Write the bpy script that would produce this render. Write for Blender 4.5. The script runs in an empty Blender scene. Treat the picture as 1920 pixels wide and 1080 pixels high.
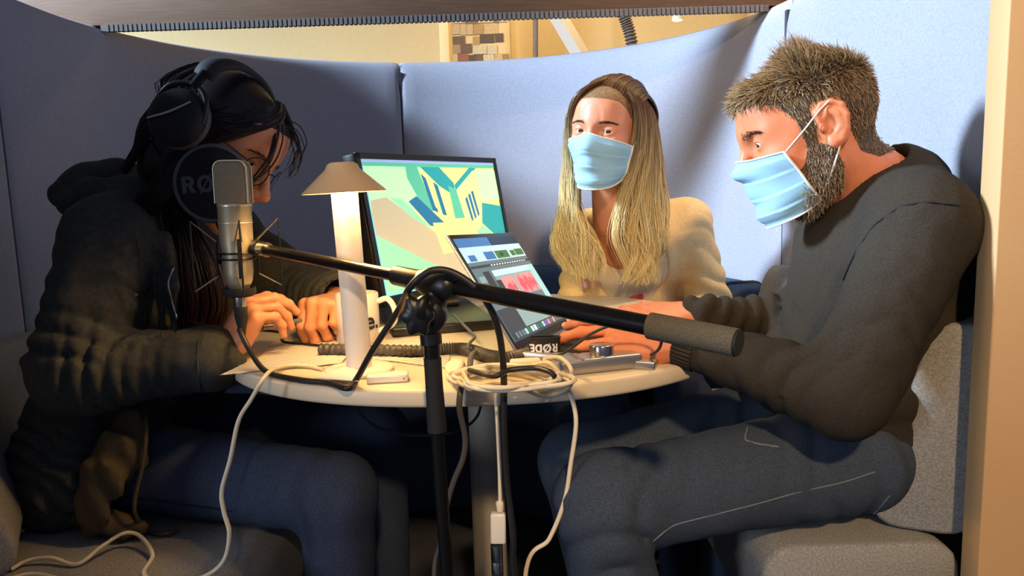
import bpy, bmesh, math, random
import numpy as np
from mathutils import Vector, Matrix, Quaternion

# ------------------------------------------------------------------ camera
FPX = 1386.0                       # focal length in pixels of the 1920 px wide frame
PITCH, ROLL = math.radians(7.53), math.radians(1.75)
CAM = np.array([0.0, 0.0, 0.99])
_f = np.array([0, math.cos(PITCH), -math.sin(PITCH)])
_u0 = np.array([0, math.sin(PITCH), math.cos(PITCH)])
_r0 = np.array([1.0, 0, 0])
_r = math.cos(ROLL) * _r0 - math.sin(ROLL) * _u0
_u = math.sin(ROLL) * _r0 + math.cos(ROLL) * _u0
scene = bpy.context.scene
col = scene.collection
cd = bpy.data.cameras.new('camera')
cd.sensor_width = 36.0
cd.lens = 36.0 * FPX / 1920.0
cd.clip_start = 0.02
cam = bpy.data.objects.new('camera', cd)
col.objects.link(cam)
cam.matrix_world = Matrix(((_r[0], _u[0], -_f[0], CAM[0]), (_r[1], _u[1], -_f[1], CAM[1]),
                           (_r[2], _u[2], -_f[2], CAM[2]), (0, 0, 0, 1)))
scene.camera = cam
scene.view_settings.view_transform = 'Standard'
scene.view_settings.look = 'None'
scene.view_settings.gamma = 1.0
scene.view_settings.use_curve_mapping = False
scene.view_settings.exposure = 0.0


def ray(x, y):
    return _f + (x - 960) / FPX * _r - (y - 540) / FPX * _u


def at(x, y, Y):                   # point seen at pixel (x, y) at distance Y into the room
    v = ray(x, y)
    return CAM + v * (Y / v[1])


def onz(x, y, z):                  # point seen at pixel (x, y) on the level z
    v = ray(x, y)
    return CAM + v * ((z - CAM[2]) / v[2])


# ------------------------------------------------------------------ light
world = bpy.data.worlds.new('world')
scene.world = world
world.use_nodes = True
bg = world.node_tree.nodes['Background']
bg.inputs[0].default_value = (0.50, 0.62, 1.0, 1)
bg.inputs[1].default_value = 0.15


def area_light(name, loc, target, size, power, color, size_y=None):
    l = bpy.data.lights.new(name, 'AREA')
    l.shape = 'RECTANGLE'
    l.size = size
    l.size_y = size_y or size
    l.energy = power
    l.color = color
    o = bpy.data.objects.new(name, l)
    col.objects.link(o)
    o.location = loc
    o.rotation_euler = (Vector(target) - Vector(loc)).to_track_quat('-Z', 'Y').to_euler()
    return o


def spot_light(name, loc, target, angle, power, color, blend=0.6, soft=0.08):
    l = bpy.data.lights.new(name, 'SPOT')
    l.energy = power
    l.color = color
    l.spot_size = math.radians(angle)
    l.spot_blend = blend
    l.shadow_soft_size = soft
    o = bpy.data.objects.new(name, l)
    col.objects.link(o)
    o.location = loc
    o.rotation_euler = (Vector(target) - Vector(loc)).to_track_quat('-Z', 'Y').to_euler()
    return o


# daylight of the window to the left of the booth, coming in over its left wall
area_light('window_daylight_side', (-4.9, 1.05, 3.4), (0.45, 2.35, 1.0), 0.75, 980, (0.62, 0.79, 1.0), 0.75)
# weak daylight of the window wall to the left of the photographer, passing the front end of the left wall
area_light('window_daylight_front', (-2.3, -1.35, 1.25), (0.6, 1.6, 1.1), 0.5, 30, (0.75, 0.84, 1.0), 0.9)
# warm ceiling lamps: flood light of the room behind, one spotlight in front of the booth, one over its right wall
area_light('ceiling_lamp_light_rear', (0.2, 3.8, 2.75), (0.0, 4.6, 1.2), 1.6, 22, (1.0, 0.72, 0.38), 0.5)
spot_light('ceiling_spot_light_front', (0.30, -1.5, 2.45), (0.80, 1.1, 0.80), 48, 270, (1.0, 0.66, 0.34))
spot_light('ceiling_spot_light_right', (1.00, 2.0, 2.75), (0.40, 1.70, 0.9), 40, 120, (1.0, 0.66, 0.32))

# ------------------------------------------------------------------ materials
MATS = {}


def lin(c):
    return tuple(((v / 255.0) / 12.92 if v <= 10 else (((v / 255.0) + 0.055) / 1.055) ** 2.4) for v in c)


def mat(name, rgb, rough=0.6, metal=0.0, var=0.0, vscale=40, bump=0.0, bscale=200, emit=0.0, rgb2=None, spec=0.5,
        sheen=0.0, stretch=None, trans=0.0, alpha=1.0, sss=0.0):
    if name in MATS:
        return MATS[name]
    m = bpy.data.materials.new(name)
    m.use_nodes = True
    nt = m.node_tree
    b = nt.nodes['Principled BSDF']
    c = lin(rgb)
    b.inputs['Base Color'].default_value = (*c, 1)
    b.inputs['Roughness'].default_value = rough
    b.inputs['Metallic'].default_value = metal
    b.inputs['Specular IOR Level'].default_value = spec
    if sheen:
        b.inputs['Sheen Weight'].default_value = sheen
        b.inputs['Sheen Roughness'].default_value = 0.6
    if trans:
        b.inputs['Transmission Weight'].default_value = trans
    if alpha < 1:
        b.inputs['Alpha'].default_value = alpha
    if sss:
        b.inputs['Subsurface Weight'].default_value = sss
        b.inputs['Subsurface Radius'].default_value = (0.6, 0.25, 0.12)
        b.inputs['Subsurface Scale'].default_value = 0.012
    if emit:
        b.inputs['Emission Color'].default_value = (*c, 1)
        b.inputs['Emission Strength'].default_value = emit
    if var or bump or rgb2:
        tc = nt.nodes.new('ShaderNodeTexCoord')
        src = tc.outputs['Object']
        if stretch:
            mp = nt.nodes.new('ShaderNodeMapping')
            mp.inputs['Scale'].default_value = stretch
            nt.links.new(src, mp.inputs['Vector'])
            src = mp.outputs['Vector']
        if var or rgb2:
            n = nt.nodes.new('ShaderNodeTexNoise')
            n.inputs['Scale'].default_value = vscale
            n.inputs['Detail'].default_value = 4
            nt.links.new(src, n.inputs['Vector'])
            mx = nt.nodes.new('ShaderNodeMix')
            mx.data_type = 'RGBA'
            c2 = lin(rgb2) if rgb2 else tuple(v * (1 - var) for v in c)
            c1 = c if rgb2 else tuple(min(1, v * (1 + var)) for v in c)
            mx.inputs['A'].default_value = (*c1, 1)
            mx.inputs['B'].default_value = (*c2, 1)
            rp = nt.nodes.new('ShaderNodeMapRange')
            rp.inputs['From Min'].default_value = 0.35
            rp.inputs['From Max'].default_value = 0.65
            nt.links.new(n.outputs['Fac'], rp.inputs['Value'])
            nt.links.new(rp.outputs['Result'], mx.inputs['Factor'])
            nt.links.new(mx.outputs['Result'], b.inputs['Base Color'])
        if bump:
            n2 = nt.nodes.new('ShaderNodeTexNoise')
            n2.inputs['Scale'].default_value = bscale
            n2.inputs['Detail'].default_value = 3
            nt.links.new(src, n2.inputs['Vector'])
            bp = nt.nodes.new('ShaderNodeBump')
            bp.inputs['Strength'].default_value = bump
            bp.inputs['Distance'].default_value = 0.002
            nt.links.new(n2.outputs['Fac'], bp.inputs['Height'])
            nt.links.new(bp.outputs['Normal'], b.inputs['Normal'])
    MATS[name] = m
    return m


def strand_mat(name, rgb_root, rgb_tip, rough=0.45, vary=0.45):
    m = bpy.data.materials.new(name)
    m.use_nodes = True
    nt = m.node_tree
    b = nt.nodes['Principled BSDF']
    b.inputs['Roughness'].default_value = rough
    at_t = nt.nodes.new('ShaderNodeAttribute')
    at_t.attribute_name = 'along'
    at_s = nt.nodes.new('ShaderNodeAttribute')
    at_s.attribute_name = 'shade'
    mx = nt.nodes.new('ShaderNodeMix')
    mx.data_type = 'RGBA'
    mx.inputs['A'].default_value = (*lin(rgb_root), 1)
    mx.inputs['B'].default_value = (*lin(rgb_tip), 1)
    nt.links.new(at_t.outputs['Fac'], mx.inputs['Factor'])
    hs = nt.nodes.new('ShaderNodeHueSaturation')
    mr = nt.nodes.new('ShaderNodeMapRange')
    mr.inputs['To Min'].default_value = 1 - vary
    mr.inputs['To Max'].default_value = 1 + vary
    nt.links.new(at_s.outputs['Fac'], mr.inputs['Value'])
    nt.links.new(mr.outputs['Result'], hs.inputs['Value'])
    nt.links.new(mx.outputs['Result'], hs.inputs['Color'])
    nt.links.new(hs.outputs['Color'], b.inputs['Base Color'])
    MATS[name] = m
    return m


mat('wall_fabric', (164, 166, 178), 0.92, var=0.10, vscale=260, bump=0.25, bscale=700, spec=0.15)
mat('seam', (66, 66, 74), 0.9)
mat('bench_fabric', (80, 98, 122), 0.95, var=0.25, vscale=320, bump=0.4, bscale=600, spec=0.1)
mat('cushion_grey', (146, 146, 142), 0.95, var=0.22, vscale=330, bump=0.4, bscale=600, spec=0.1)
mat('roof_wood', (128, 96, 70), 0.6, var=0.10, vscale=30, bump=0.1, bscale=60, stretch=(0.4, 6, 6))
mat('rib_grey', (120, 112, 108), 0.7, var=0.1)
mat('beige_panel', (204, 164, 114), 0.6, var=0.03, vscale=500, bump=0.05, bscale=900)
mat('cream_wall', (240, 214, 160), 0.85, var=0.02)
mat('room_floor', (44, 46, 54), 0.8, var=0.15, vscale=60)
mat('room_ceiling', (196, 168, 128), 0.85, var=0.05, vscale=8)
mat('white_laminate', (230, 214, 184), 0.42, var=0.02, vscale=30)
mat('table_column', (176, 168, 152), 0.5)
mat('lamp_paint', (214, 182, 138), 0.45)
mat('lamp_pole_paint', (244, 236, 220), 0.4)
mat('paper', (240, 236, 226), 0.7)
mat('mug_white', (238, 232, 220), 0.25)
mat('ink', (22, 22, 24), 0.6)
mat('black_plastic', (20, 21, 24), 0.38)
mat('black_matte', (24, 25, 28), 0.75)
mat('black_metal', (30, 29, 28), 0.3, metal=0.6)
mat('chrome', (190, 186, 178), 0.22, metal=1.0)
mat('silver', (186, 184, 180), 0.34, metal=0.85, var=0.03, vscale=300)
mat('mic_body', (206, 192, 160), 0.36, metal=0.75)
mat('mic_mesh', (150, 136, 112), 0.55, metal=0.6, var=0.25, vscale=900, bump=0.8, bscale=1200)
mat('white_cable', (236, 222, 190), 0.5)
mat('black_cable', (34, 33, 32), 0.45)
mat('grey_cable', (84, 80, 76), 0.45)
mat('conduit', (62, 60, 58), 0.5)
mat('foam_grip', (92, 84, 66), 0.9, var=0.2, vscale=600, bump=0.6, bscale=900)
mat('print_white', (222, 222, 220), 0.7)
mat('print_grey', (92, 92, 98), 0.8)
mat('glass_clear', (235, 240, 245), 0.03, trans=1.0)
mat('skin_man', (212, 130, 90), 0.5, var=0.05, vscale=60, bump=0.12, bscale=500, sss=0.15)
mat('skin_blond', (210, 140, 106), 0.48, var=0.04, vscale=60, bump=0.06, bscale=500, sss=0.15)
mat('skin_reader', (226, 154, 112), 0.48, var=0.04, vscale=60, bump=0.06, bscale=500, sss=0.15)
mat('lip', (176, 98, 88), 0.45)
mat('nail', (228, 176, 156), 0.3)
mat('eye_white', (226, 222, 216), 0.15)
mat('iris', (58, 44, 34), 0.15)
mat('scalp_brown', (74, 60, 46), 0.7, var=0.3, vscale=300)
mat('scalp_blond', (120, 92, 60), 0.7, var=0.3, vscale=200)
mat('scalp_dark', (24, 19, 20), 0.6, var=0.3, vscale=200)
mat('mask_blue', (150, 196, 222), 0.75, bump=0.2, bscale=900, spec=0.2)
mat('mask_white', (232, 234, 232), 0.75, bump=0.2, bscale=900, spec=0.2)
mat('sweater', (56, 51, 44), 0.95, var=0.16, vscale=380, bump=0.28, bscale=700, spec=0.1)
mat('undershirt', (26, 28, 34), 0.9)
mat('jeans_grey', (64, 74, 88), 0.9, var=0.22, vscale=420, bump=0.4, bscale=800, spec=0.12, stretch=(1, 1, 1))
mat('jeans_blue', (58, 68, 88), 0.9, var=0.22, vscale=420, bump=0.4, bscale=800, spec=0.12)
mat('jeans_dark', (34, 42, 60), 0.9, var=0.2, vscale=420, bump=0.4, bscale=800, spec=0.12)
mat('stitch', (112, 118, 124), 0.8)
mat('parka', (66, 68, 64), 0.9, var=0.14, vscale=120, bump=0.35, bscale=700, spec=0.15)
mat('parka_lining', (92, 80, 58), 0.9, var=0.1, vscale=200, bump=0.3, bscale=600, spec=0.1)
mat('dark_top', (26, 28, 40), 0.9)
mat('cardigan', (238, 208, 156), 0.92, var=0.07, vscale=240, bump=0.4, bscale=500, spec=0.1)
mat('cream_top', (222, 206, 180), 0.9, var=0.05, vscale=200, bump=0.2, bscale=500, spec=0.1)
mat('flower_red', (190, 62, 66), 0.85, bump=0.5, bscale=700)
mat('flower_pink', (206, 150, 176), 0.85)
mat('brass', (206, 168, 110), 0.3, metal=0.9)
strand_mat('hair_man', (96, 76, 52), (176, 148, 108), 0.5, 0.5)
strand_mat('beard_man', (84, 66, 50), (172, 148, 118), 0.5, 0.55)
strand_mat('hair_blond', (92, 64, 40), (250, 230, 172), 0.4, 0.32)
strand_mat('hair_dark', (26, 20, 22), (58, 36, 34), 0.38, 0.4)


def emissive(name, rgb, s):
    return mat(name, rgb, 0.35, emit=s, spec=0.3)


# ------------------------------------------------------------------ mesh helpers
def setp(o, label=None, cat=None, group=None, kind=None):
    if label: o['label'] = label
    if cat: o['category'] = cat
    if group: o['group'] = group
    if kind: o['kind'] = kind
    return o


def empty(name, loc, label=None, cat=None, group=None, kind=None):
    o = bpy.data.objects.new(name, None)
    o.empty_display_size = 0.05
    o.location = tuple(loc)
    col.objects.link(o)
    return setp(o, label, cat, group, kind)


def link(name, me, mats, parent=None, label=None, cat=None, group=None, kind=None):
    if isinstance(mats, str): mats = [mats]
    for m in mats: me.materials.append(MATS[m])
    o = bpy.data.objects.new(name, me)
    col.objects.link(o)
    if parent is not None:
        o.parent = parent
        o.matrix_parent_inverse = Matrix.Translation(-Vector(parent.location)) if parent.parent is None else Matrix()
    return setp(o, label, cat, group, kind)


def np_mesh(name, V, Q, smooth=True):
    """V (n,3) array, Q (m,3|4) int array -> mesh data"""
    V = np.asarray(V, np.float32)
    Q = np.asarray(Q, np.int32)
    me = bpy.data.meshes.new(name)
    me.vertices.add(len(V))
    me.vertices.foreach_set('co', V.ravel())
    k = Q.shape[1]
    me.loops.add(Q.size)
    me.loops.foreach_set('vertex_index', Q.ravel())
    me.polygons.add(len(Q))
    me.polygons.foreach_set('loop_start', np.arange(0, Q.size, k, dtype=np.int32))
    me.polygons.foreach_set('use_smooth', np.full(len(Q), smooth))
    me.update(calc_edges=True)
    me.validate()
    return me


def catmull(P, n):
    P = np.asarray(P, float)
    if len(P) < 3:
        t = np.linspace(0, 1, n)[:, None]
        return P[0] * (1 - t) + P[-1] * t
    Q = np.vstack([2 * P[0] - P[1], P, 2 * P[-1] - P[-2]])
    out = []
    seg = len(P) - 1
    for u in np.linspace(0, seg, n):
        i = min(int(u), seg - 1)
        t = u - i
        a, b, c, d = Q[i], Q[i + 1], Q[i + 2], Q[i + 3]
        out.append(0.5 * (2 * b + (c - a) * t + (2 * a - 5 * b + 4 * c - d) * t * t + (3 * b - a - 3 * c + d) * t ** 3))
    return np.array(out)


def frame(ax, hint=None):
    w = Vector(ax).normalized()
    h = Vector(hint) if hint is not None else (Vector((0, 0, 1)) if abs(w.z) < 0.9 else Vector((1, 0, 0)))
    u = h.cross(w)
    if u.length < 1e-6:
        u = Vector((1, 0, 0)).cross(w)
    u.normalize()
    v = w.cross(u)
    return u, v, w


class MB:
    """collects shapes of one part; build() makes them one mesh object"""

    def __init__(s):
        s.v, s.f, s.m, s.sm = [], [], [], []
        s.cur, s.smooth = 0, True

    def _add(s, V, Fs):
        o = len(s.v)
        s.v += [tuple(map(float, p)) for p in V]
        for f in Fs:
            s.f.append([i + o for i in f])
            s.m.append(s.cur)
            s.sm.append(s.smooth)
        return s

    def grid(s, P, closed_u=False, closed_v=False):
        P = np.asarray(P)
        n, m = P.shape[:2]
        F_ = []
        for i in range(n if closed_u else n - 1):
            for j in range(m if closed_v else m - 1):
                a, b = i, (i + 1) % n
                c, d = j, (j + 1) % m
                F_.append([a * m + c, b * m + c, b * m + d, a * m + d])
        return s._add(P.reshape(-1, 3), F_)

    def tube(s, P, r, n=10, seg=None, caps=True):
        P = np.asarray(P, float)
        if seg: P = catmull(P, seg)
        k = len(P)
        R = np.full(k, r) if np.isscalar(r) else np.interp(np.linspace(0, 1, k), np.linspace(0, 1, len(r)), r)
        T = np.gradient(P, axis=0)
        T /= np.linalg.norm(T, axis=1)[:, None] + 1e-12
        u = np.array(frame(T[0])[0])
        V, F_ = [], []
        for i in range(k):
            u = u - T[i] * (u @ T[i])
            u /= np.linalg.norm(u) + 1e-12
            w = np.cross(T[i], u)
            for j in range(n):
                a = 2 * math.pi * j / n
                V.append(P[i] + R[i] * (math.cos(a) * u + math.sin(a) * w))
        for i in range(k - 1):
            for j in range(n):
                j2 = (j + 1) % n
                F_.append([i * n + j, i * n + j2, (i + 1) * n + j2, (i + 1) * n + j])
        if caps:
            F_.append(list(range(n))[::-1])
            F_.append([(k - 1) * n + j for j in range(n)])
        return s._add(V, F_)

    def lathe(s, prof, base=(0, 0, 0), ax=(0, 0, 1), n=40, hint=None, squash=1.0, arc=None):
        """prof: (radius, height) pairs along the axis"""
        u, v, w = frame(ax, hint)
        B = Vector(base)
        V, F_ = [], []
        for r, h in prof:
            for j in range(n):
                a = 2 * math.pi * j / n
                V.append(B + w * h + u * (r * math.cos(a)) + v * (r * squash * math.sin(a)))
        for i in range(len(prof) - 1):
            for j in range(n):
                j2 = (j + 1) % n
                F_.append([i * n + j, i * n + j2, (i + 1) * n + j2, (i + 1) * n + j])
        if prof[0][0] > 1e-6: F_.append(list(range(n))[::-1])
        if prof[-1][0] > 1e-6: F_.append([(len(prof) - 1) * n + j for j in range(n)])
        return s._add(V, F_)

    def box(s, c, size, R=None, bev=0.0, seg=2):
        bm = bmesh.new()
        bmesh.ops.create_cube(bm, size=1.0)
        bmesh.ops.scale(bm, vec=size, verts=bm.verts)
        if bev:
            bmesh.ops.bevel(bm, geom=list(bm.edges), offset=bev, segments=seg, profile=0.5, affect='EDGES', clamp_overlap=True)
        M = Matrix.Translation(Vector(c)) @ (R.to_4x4() if R is not None else Matrix())
        bm.transform(M)
        bm.verts.index_update()
        s._add([v.co for v in bm.verts], [[v.index for v in f.verts] for f in bm.faces])
        bm.free()
        return s

    def sphere(s, c, r, n=16, R=None):
        r = np.array([r, r, r] if np.isscalar(r) else r)
        P = []
        for i in range(n // 2 + 1):
            th = math.pi * i / (n // 2)
            row = []
            for j in range(n):
                a = 2 * math.pi * j / n
                q = Vector((r[0] * math.sin(th) * math.cos(a), r[1] * math.sin(th) * math.sin(a), r[2] * math.cos(th)))
                if R is not None: q = R @ q
                row.append(np.array(c) + np.array(q))
            P.append(row)
        return s.grid(np.array(P), closed_v=True)

    def prism(s, poly, origin, u, v, depth):
        """polygon in the u,v plane, extruded by -depth along u x v"""
        u, v = Vector(u), Vector(v)
        w = u.cross(v).normalized()
        O = Vector(origin)
        n = len(poly)
        top = [O + u * a + v * b for a, b in poly]
        bot = [p - w * depth for p in top]
        F_ = [list(range(n)), list(range(2 * n - 1, n - 1, -1))]
        for i in range(n):
            j = (i + 1) % n
            F_.append([i, i + n, j + n, j])
        sm, s.smooth = s.smooth, False
        s._add(top + bot, F_)
        s.smooth = sm
        return s

    def build(s, name, mats, parent=None, sharp=None, **kw):
        me = bpy.data.meshes.new(name)
        me.from_pydata(s.v, [], s.f)
        bm = bmesh.new()
        bm.from_mesh(me)
        bm.faces.ensure_lookup_table()
        for i, fc in enumerate(bm.faces):
            fc.smooth = s.sm[i]
            fc.material_index = s.m[i]
        bmesh.ops.remove_doubles(bm, verts=bm.verts, dist=1e-6)
        bmesh.ops.recalc_face_normals(bm, faces=bm.faces)
        lim = math.radians(62)
        for e in bm.edges:
            if len(e.link_faces) == 2 and e.calc_face_angle(0) > lim:
                e.smooth = False
        bm.to_mesh(me)
        bm.free()
        return link(name, me, mats, parent, **kw)


def text_geo(txt, size, extrude=0.0):
    cu = bpy.data.curves.new('text_tmp', 'FONT')
    cu.body = txt
    cu.size = size
    cu.extrude = extrude
    cu.align_x = 'CENTER'
    cu.align_y = 'CENTER'
    cu.offset = size * 0.022
    ob = bpy.data.objects.new('text_tmp', cu)
    col.objects.link(ob)
    dg = bpy.context.evaluated_depsgraph_get()
    me = bpy.data.meshes.new_from_object(ob.evaluated_get(dg))
    V = np.array([v.co[:] for v in me.vertices])
    F_ = [list(p.vertices) for p in me.polygons]
    bpy.data.objects.remove(ob)
    bpy.data.curves.remove(cu)
    bpy.data.meshes.remove(me)
    return V, F_


def bold_word(word, h, st=0.25):
    """heavy sans letters built from bars and arcs, centred, height h"""
    V, F_ = [], []

    def poly(P):
        o = len(V)
        V.extend([(a, b, 0) for a, b in P])
        F_.append(list(range(o, o + len(P))))

    def arc(cx, cy, rx, ry, a0, a1, n=18):
        for i in range(n):
            t0, t1 = [math.radians(a0 + (a1 - a0) * q / n) for q in (i, i + 1)]
            poly([(cx + rx * math.cos(t0), cy + ry * math.sin(t0)), (cx + rx * math.cos(t1), cy + ry * math.sin(t1)),
                  (cx + (rx - st) * math.cos(t1), cy + (ry - st * .85) * math.sin(t1)), (cx + (rx - st) * math.cos(t0), cy + (ry - st * .85) * math.sin(t0))])
    bar = lambda x0, y0, x1, y1: poly([(x0, y0), (x1, y0), (x1, y1), (x0, y1)])
    x = 0.0
    for ch in word:
        if ch == 'R':
            bar(x, 0, x + st, 1)
            bar(x + st, 1 - st * .85, x + .42, 1)
            bar(x + st, .38, x + .42, .38 + st * .85)
            arc(x + .42, .69, .33, .31, -90, 90)
            poly([(x + .34, .42), (x + .60, .42), (x + .82, 0), (x + .52, 0)])
            x += .90
        elif ch == 'Ø':
            arc(x + .5, .5, .5, .52, 0, 360, 32)
            poly([(x + .10, -.08), (x + .22, -.08), (x + .92, 1.08), (x + .80, 1.08)])
            x += 1.10
        elif ch == 'D':
            bar(x, 0, x + st, 1)
            bar(x + st, 1 - st * .85, x + .40, 1)
            bar(x + st, 0, x + .40, st * .85)
            arc(x + .40, .5, .46, .5, -90, 90)
            x += .96
        elif ch == 'E':
            bar(x, 0, x + st, 1)
            for y in (0, .39, 1 - st * .85): bar(x + st, y, x + .66, y + st * .85)
            x += .74
        elif ch == '.':
            bar(x, 0, x + st * .9, st * .9)
            x += .30
    A = np.array(V, float)
    A[:, 0] -= (A[:, 0].min() + A[:, 0].max()) / 2
    A[:, 1] -= .5
    return A * h, F_


# ------------------------------------------------------------------ room and booth
XL, XR, YC, BK = -1.08, 0.71, 1.87, 0.866          # booth plan: straight sides, half-ellipse at the rear
XC, AX = (XL + XR) / 2, (XR - XL) / 2
WT = 1.46
YF_L, YF_R = 0.75, 0.985                           # front ends, where both walls curl in a little


def plan():
    pts = []
    LY, LX = [0.75, 0.90, 1.10, 1.30, 1.50, 1.70, 1.87], [-0.74, -0.83, -0.945, -1.03, -1.07, -1.078, XL]
    RYs, RXs = [0.985, 1.05, 1.12, 1.25, 1.40, 1.60, 1.87], [0.660, 0.690, 0.715, 0.748, 0.765, 0.752, XR]
    for p in catmull(np.array([LX, LY]).T, 36)[:-1]: pts.append(tuple(p))
    for a in np.linspace(math.pi, 0, 90): pts.append((XC + AX * math.cos(a), YC + BK * math.sin(a)))
    for p in catmull(np.array([RXs, RYs]).T, 36)[::-1][1:]: pts.append(tuple(p))
    return np.array(pts)


PLAN = plan()
_s = np.concatenate([[0], np.cumsum(np.hypot(*np.diff(PLAN, axis=0).T))])


def plan_at(s):
    return np.array([np.interp(s, _s, PLAN[:, 0]), np.interp(s, _s, PLAN[:, 1])])


def plan_normal(s):
    d = plan_at(min(s + 0.01, _s[-1])) - plan_at(max(s - 0.01, 0))
    d /= np.hypot(*d)
    return np.array([-d[1], d[0]])                   # outward


def s_of_px(x, y, z):
    best = min(np.linspace(0, _s[-1], 900), key=lambda q: abs(px_of((*plan_at(q), z))[0] - x) if plan_at(q)[1] > 0.9 else 9e9)
    return best


def px_of(P):
    v = np.asarray(P, float) - CAM
    return 960 + FPX * (v @ _r) / (v @ _f), 540 - FPX * (v @ _u) / (v @ _f)


floor = MB().box((-0.2, 2.2, -0.02), (8, 7.5, 0.04)).build('floor', 'room_floor', kind='structure')
wf = MB().box((-1.2, 5.05, 1.5), (6.0, 0.1, 3.0)).build('wall_far', 'cream_wall', kind='structure')
wr = MB().box((1.62, 4.35, 1.5), (0.08, 1.3, 3.0)).build('wall_recess', 'cream_wall', kind='structure')
cl = MB().box((-0.2, 3.9, 3.02), (8, 4.1, 0.04)).build('ceiling', 'room_ceiling', kind='structure')
fr = MB().box((3.0, 5.6, 1.5), (2.6, 0.1, 3.0)).build('wall_far_right', 'room_ceiling', kind='structure')


def wall_panel(name, s0, s1, label=None):
    prof = [(0.0, 0.02), (0.0, 0.35), (0.0, 0.8), (0.0, 1.2), (0.0, 1.34), (0.003, 1.385), (0.009, 1.415), (0.018, 1.438), (0.030, 1.453), (0.044, WT),
            (0.058, WT - 0.005), (0.068, 1.442), (0.07, 1.42), (0.07, 1.2), (0.07, 0.6), (0.07, 0.02)]
    n = max(4, int((s1 - s0) / 0.035))
    ss = np.concatenate([[s0 + 0.001, s0 + 0.004, s0 + 0.010], np.linspace(s0 + 0.022, s1 - 0.022, n), [s1 - 0.010, s1 - 0.004, s1 - 0.001]])
    G = []
    for q in ss:
        p, nn = plan_at(q), plan_normal(q)
        e = min(q - s0, s1 - q)
        dip = 0.008 * (1 - min(1, e / 0.022)) ** 2
        row = []
        for off, z in prof:
            o = off + (dip if off < 0.03 else -dip)
            zz = z - (dip if z > 1.42 else 0)
            row.append((*(p + nn * o), zz))
        G.append(row)
    G = np.array(G)
    m = MB().grid(G)
    k = len(prof)
    m._add(G[0], [list(range(k))])
    m._add(G[-1], [list(range(k))[::-1]])
    return m.build(name, 'wall_fabric', kind='structure')


sA = s_of_px(14, 300, 1.1)
sB = s_of_px(753, 200, 1.25)
sC = s_of_px(1466, 300, 1.1)
wall_panel('wall_left', 0.0, sA)
wall_panel('wall_back_left', sA, sB)
wall_panel('wall_back_right', sB, sC)
wall_panel('wall_right', sC, _s[-1])
for q in (sA, sB, sC):
    p, nn = plan_at(q), plan_normal(q)
    c = p + nn * 0.012
    MB().box((c[0], c[1], 0.72), (0.012, 0.012, 1.40), Matrix.Rotation(math.atan2(nn[1], nn[0]), 3, 'Z')).build(
        'trim_%d' % (1 + (sA, sB, sC).index(q)), 'seam', kind='structure')
# beige end boards that close the walls towards the camera
MB().box((0.622 + 0.32, YF_R - 0.022, 1.1), (0.64, 0.04, 2.2), bev=0.002).build('trim_4', 'beige_panel', kind='structure')
MB().box((-0.74 - 0.34, YF_L - 0.026, 0.74), (0.62, 0.04, 1.48), bev=0.002).build('trim_5', 'beige_panel', kind='structure')

RY = 2.06
roof = MB().box((XC - 0.2, RY + 0.02, WT + 0.125), (AX * 2 + 0.54, 0.04, 0.25), bev=0.002).build('cross_beam', 'roof_wood', label='brown wooden beam with ribbed lower edge across the booth walls', cat='beam')
rb = MB()
rb.smooth = False
for i, x in enumerate(np.arange(XL + 0.02, XR - 0.01, 0.0125)):
    rb.box((x, RY, WT - 0.008), (0.0085, 0.016, 0.018))
rb.box((XC, RY + 0.002, WT - 0.007), (AX * 2, 0.008, 0.016))
rb.build('ribbed_edge', 'rib_grey', roof, kind='stuff', label='ribbed grey strip along the beam edge')


# ------------------------------------------------------------------ benches
def cushion(name, pts, prof_w, parent, mats, label=None, seams=()):
    """cushion swept along plan points; prof_w: (offset inward, z) ring"""
    G = []
    for (p, nn) in pts:
        G.append([(p[0] - nn[0] * o, p[1] - nn[1] * o, z) for o, z in prof_w])
    G = np.array(G)
    m = MB().grid(G, closed_v=True)
    k = len(prof_w)
    for idx, sgn in ((0, 1), (-1, -1)):               # softly rounded ends
        c = G[idx].mean(0)
        d = np.array([*(np.array(pts[0][0]) - np.array(pts[1][0])), 0]) if idx == 0 else np.array([*(np.array(pts[-1][0]) - np.array(pts[-2][0])), 0])
        d /= np.linalg.norm(d)
        r1 = c + (G[idx] - c) * 0.99 + d * 0.008
        r2 = c + (G[idx] - c) * 0.95 + d * 0.012
        m.grid(np.array([G[idx], r1, r2]), closed_v=True)
        m._add(r2, [list(range(k))])
    o = m.build(name, mats, parent, label=label)
    for q in seams:
        p, nn = plan_at(q), plan_normal(q)
        t = MB()
        ring = [(p[0] - nn[0] * oo, p[1] - nn[1] * oo, z) for oo, z in prof_w]
        cc = np.mean(ring, axis=0)
        ring = cc + (np.array(ring) - cc) * 1.012
        t.tube(np.vstack([ring, ring[:1]]), 0.006, n=6)
        t.build('piping', 'seam', o)
    return o


def round_prof(o0, o1, z0, z1, r, lean=0.0):
    P = []
    for (cx, cz, a0) in ((o1 - r, z0 + r, -90), (o1 - r, z1 - r, 0), (o0 + r, z1 - r, 90), (o0 + r, z0 + r, 180)):
        for a in np.linspace(a0, a0 + 90, 6):
            x, z = cx + r * math.cos(math.radians(a)), cz + r * math.sin(math.radians(a))
            P.append((o0 + (x - o0) * (1 - lean * (z - z0) / (o1 - o0)), z))
    return P


def span(s0, s1, n=40):
    return [(plan_at(q), plan_normal(q)) for q in np.linspace(s0, s1, n)]


sL_ = lambda y: float(np.interp(y, PLAN[:36, 1], _s[:36]))
sR_ = lambda y: float(np.interp(-y, -PLAN[-36:, 1], _s[-36:]))
sl1, sr0 = sL_(1.86), sR_(1.86)
straight = lambda x, y0, y1, sg: [(np.array([x, y]), np.array([sg, 0.0])) for y in np.linspace(y0, y1, 24)]


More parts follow.
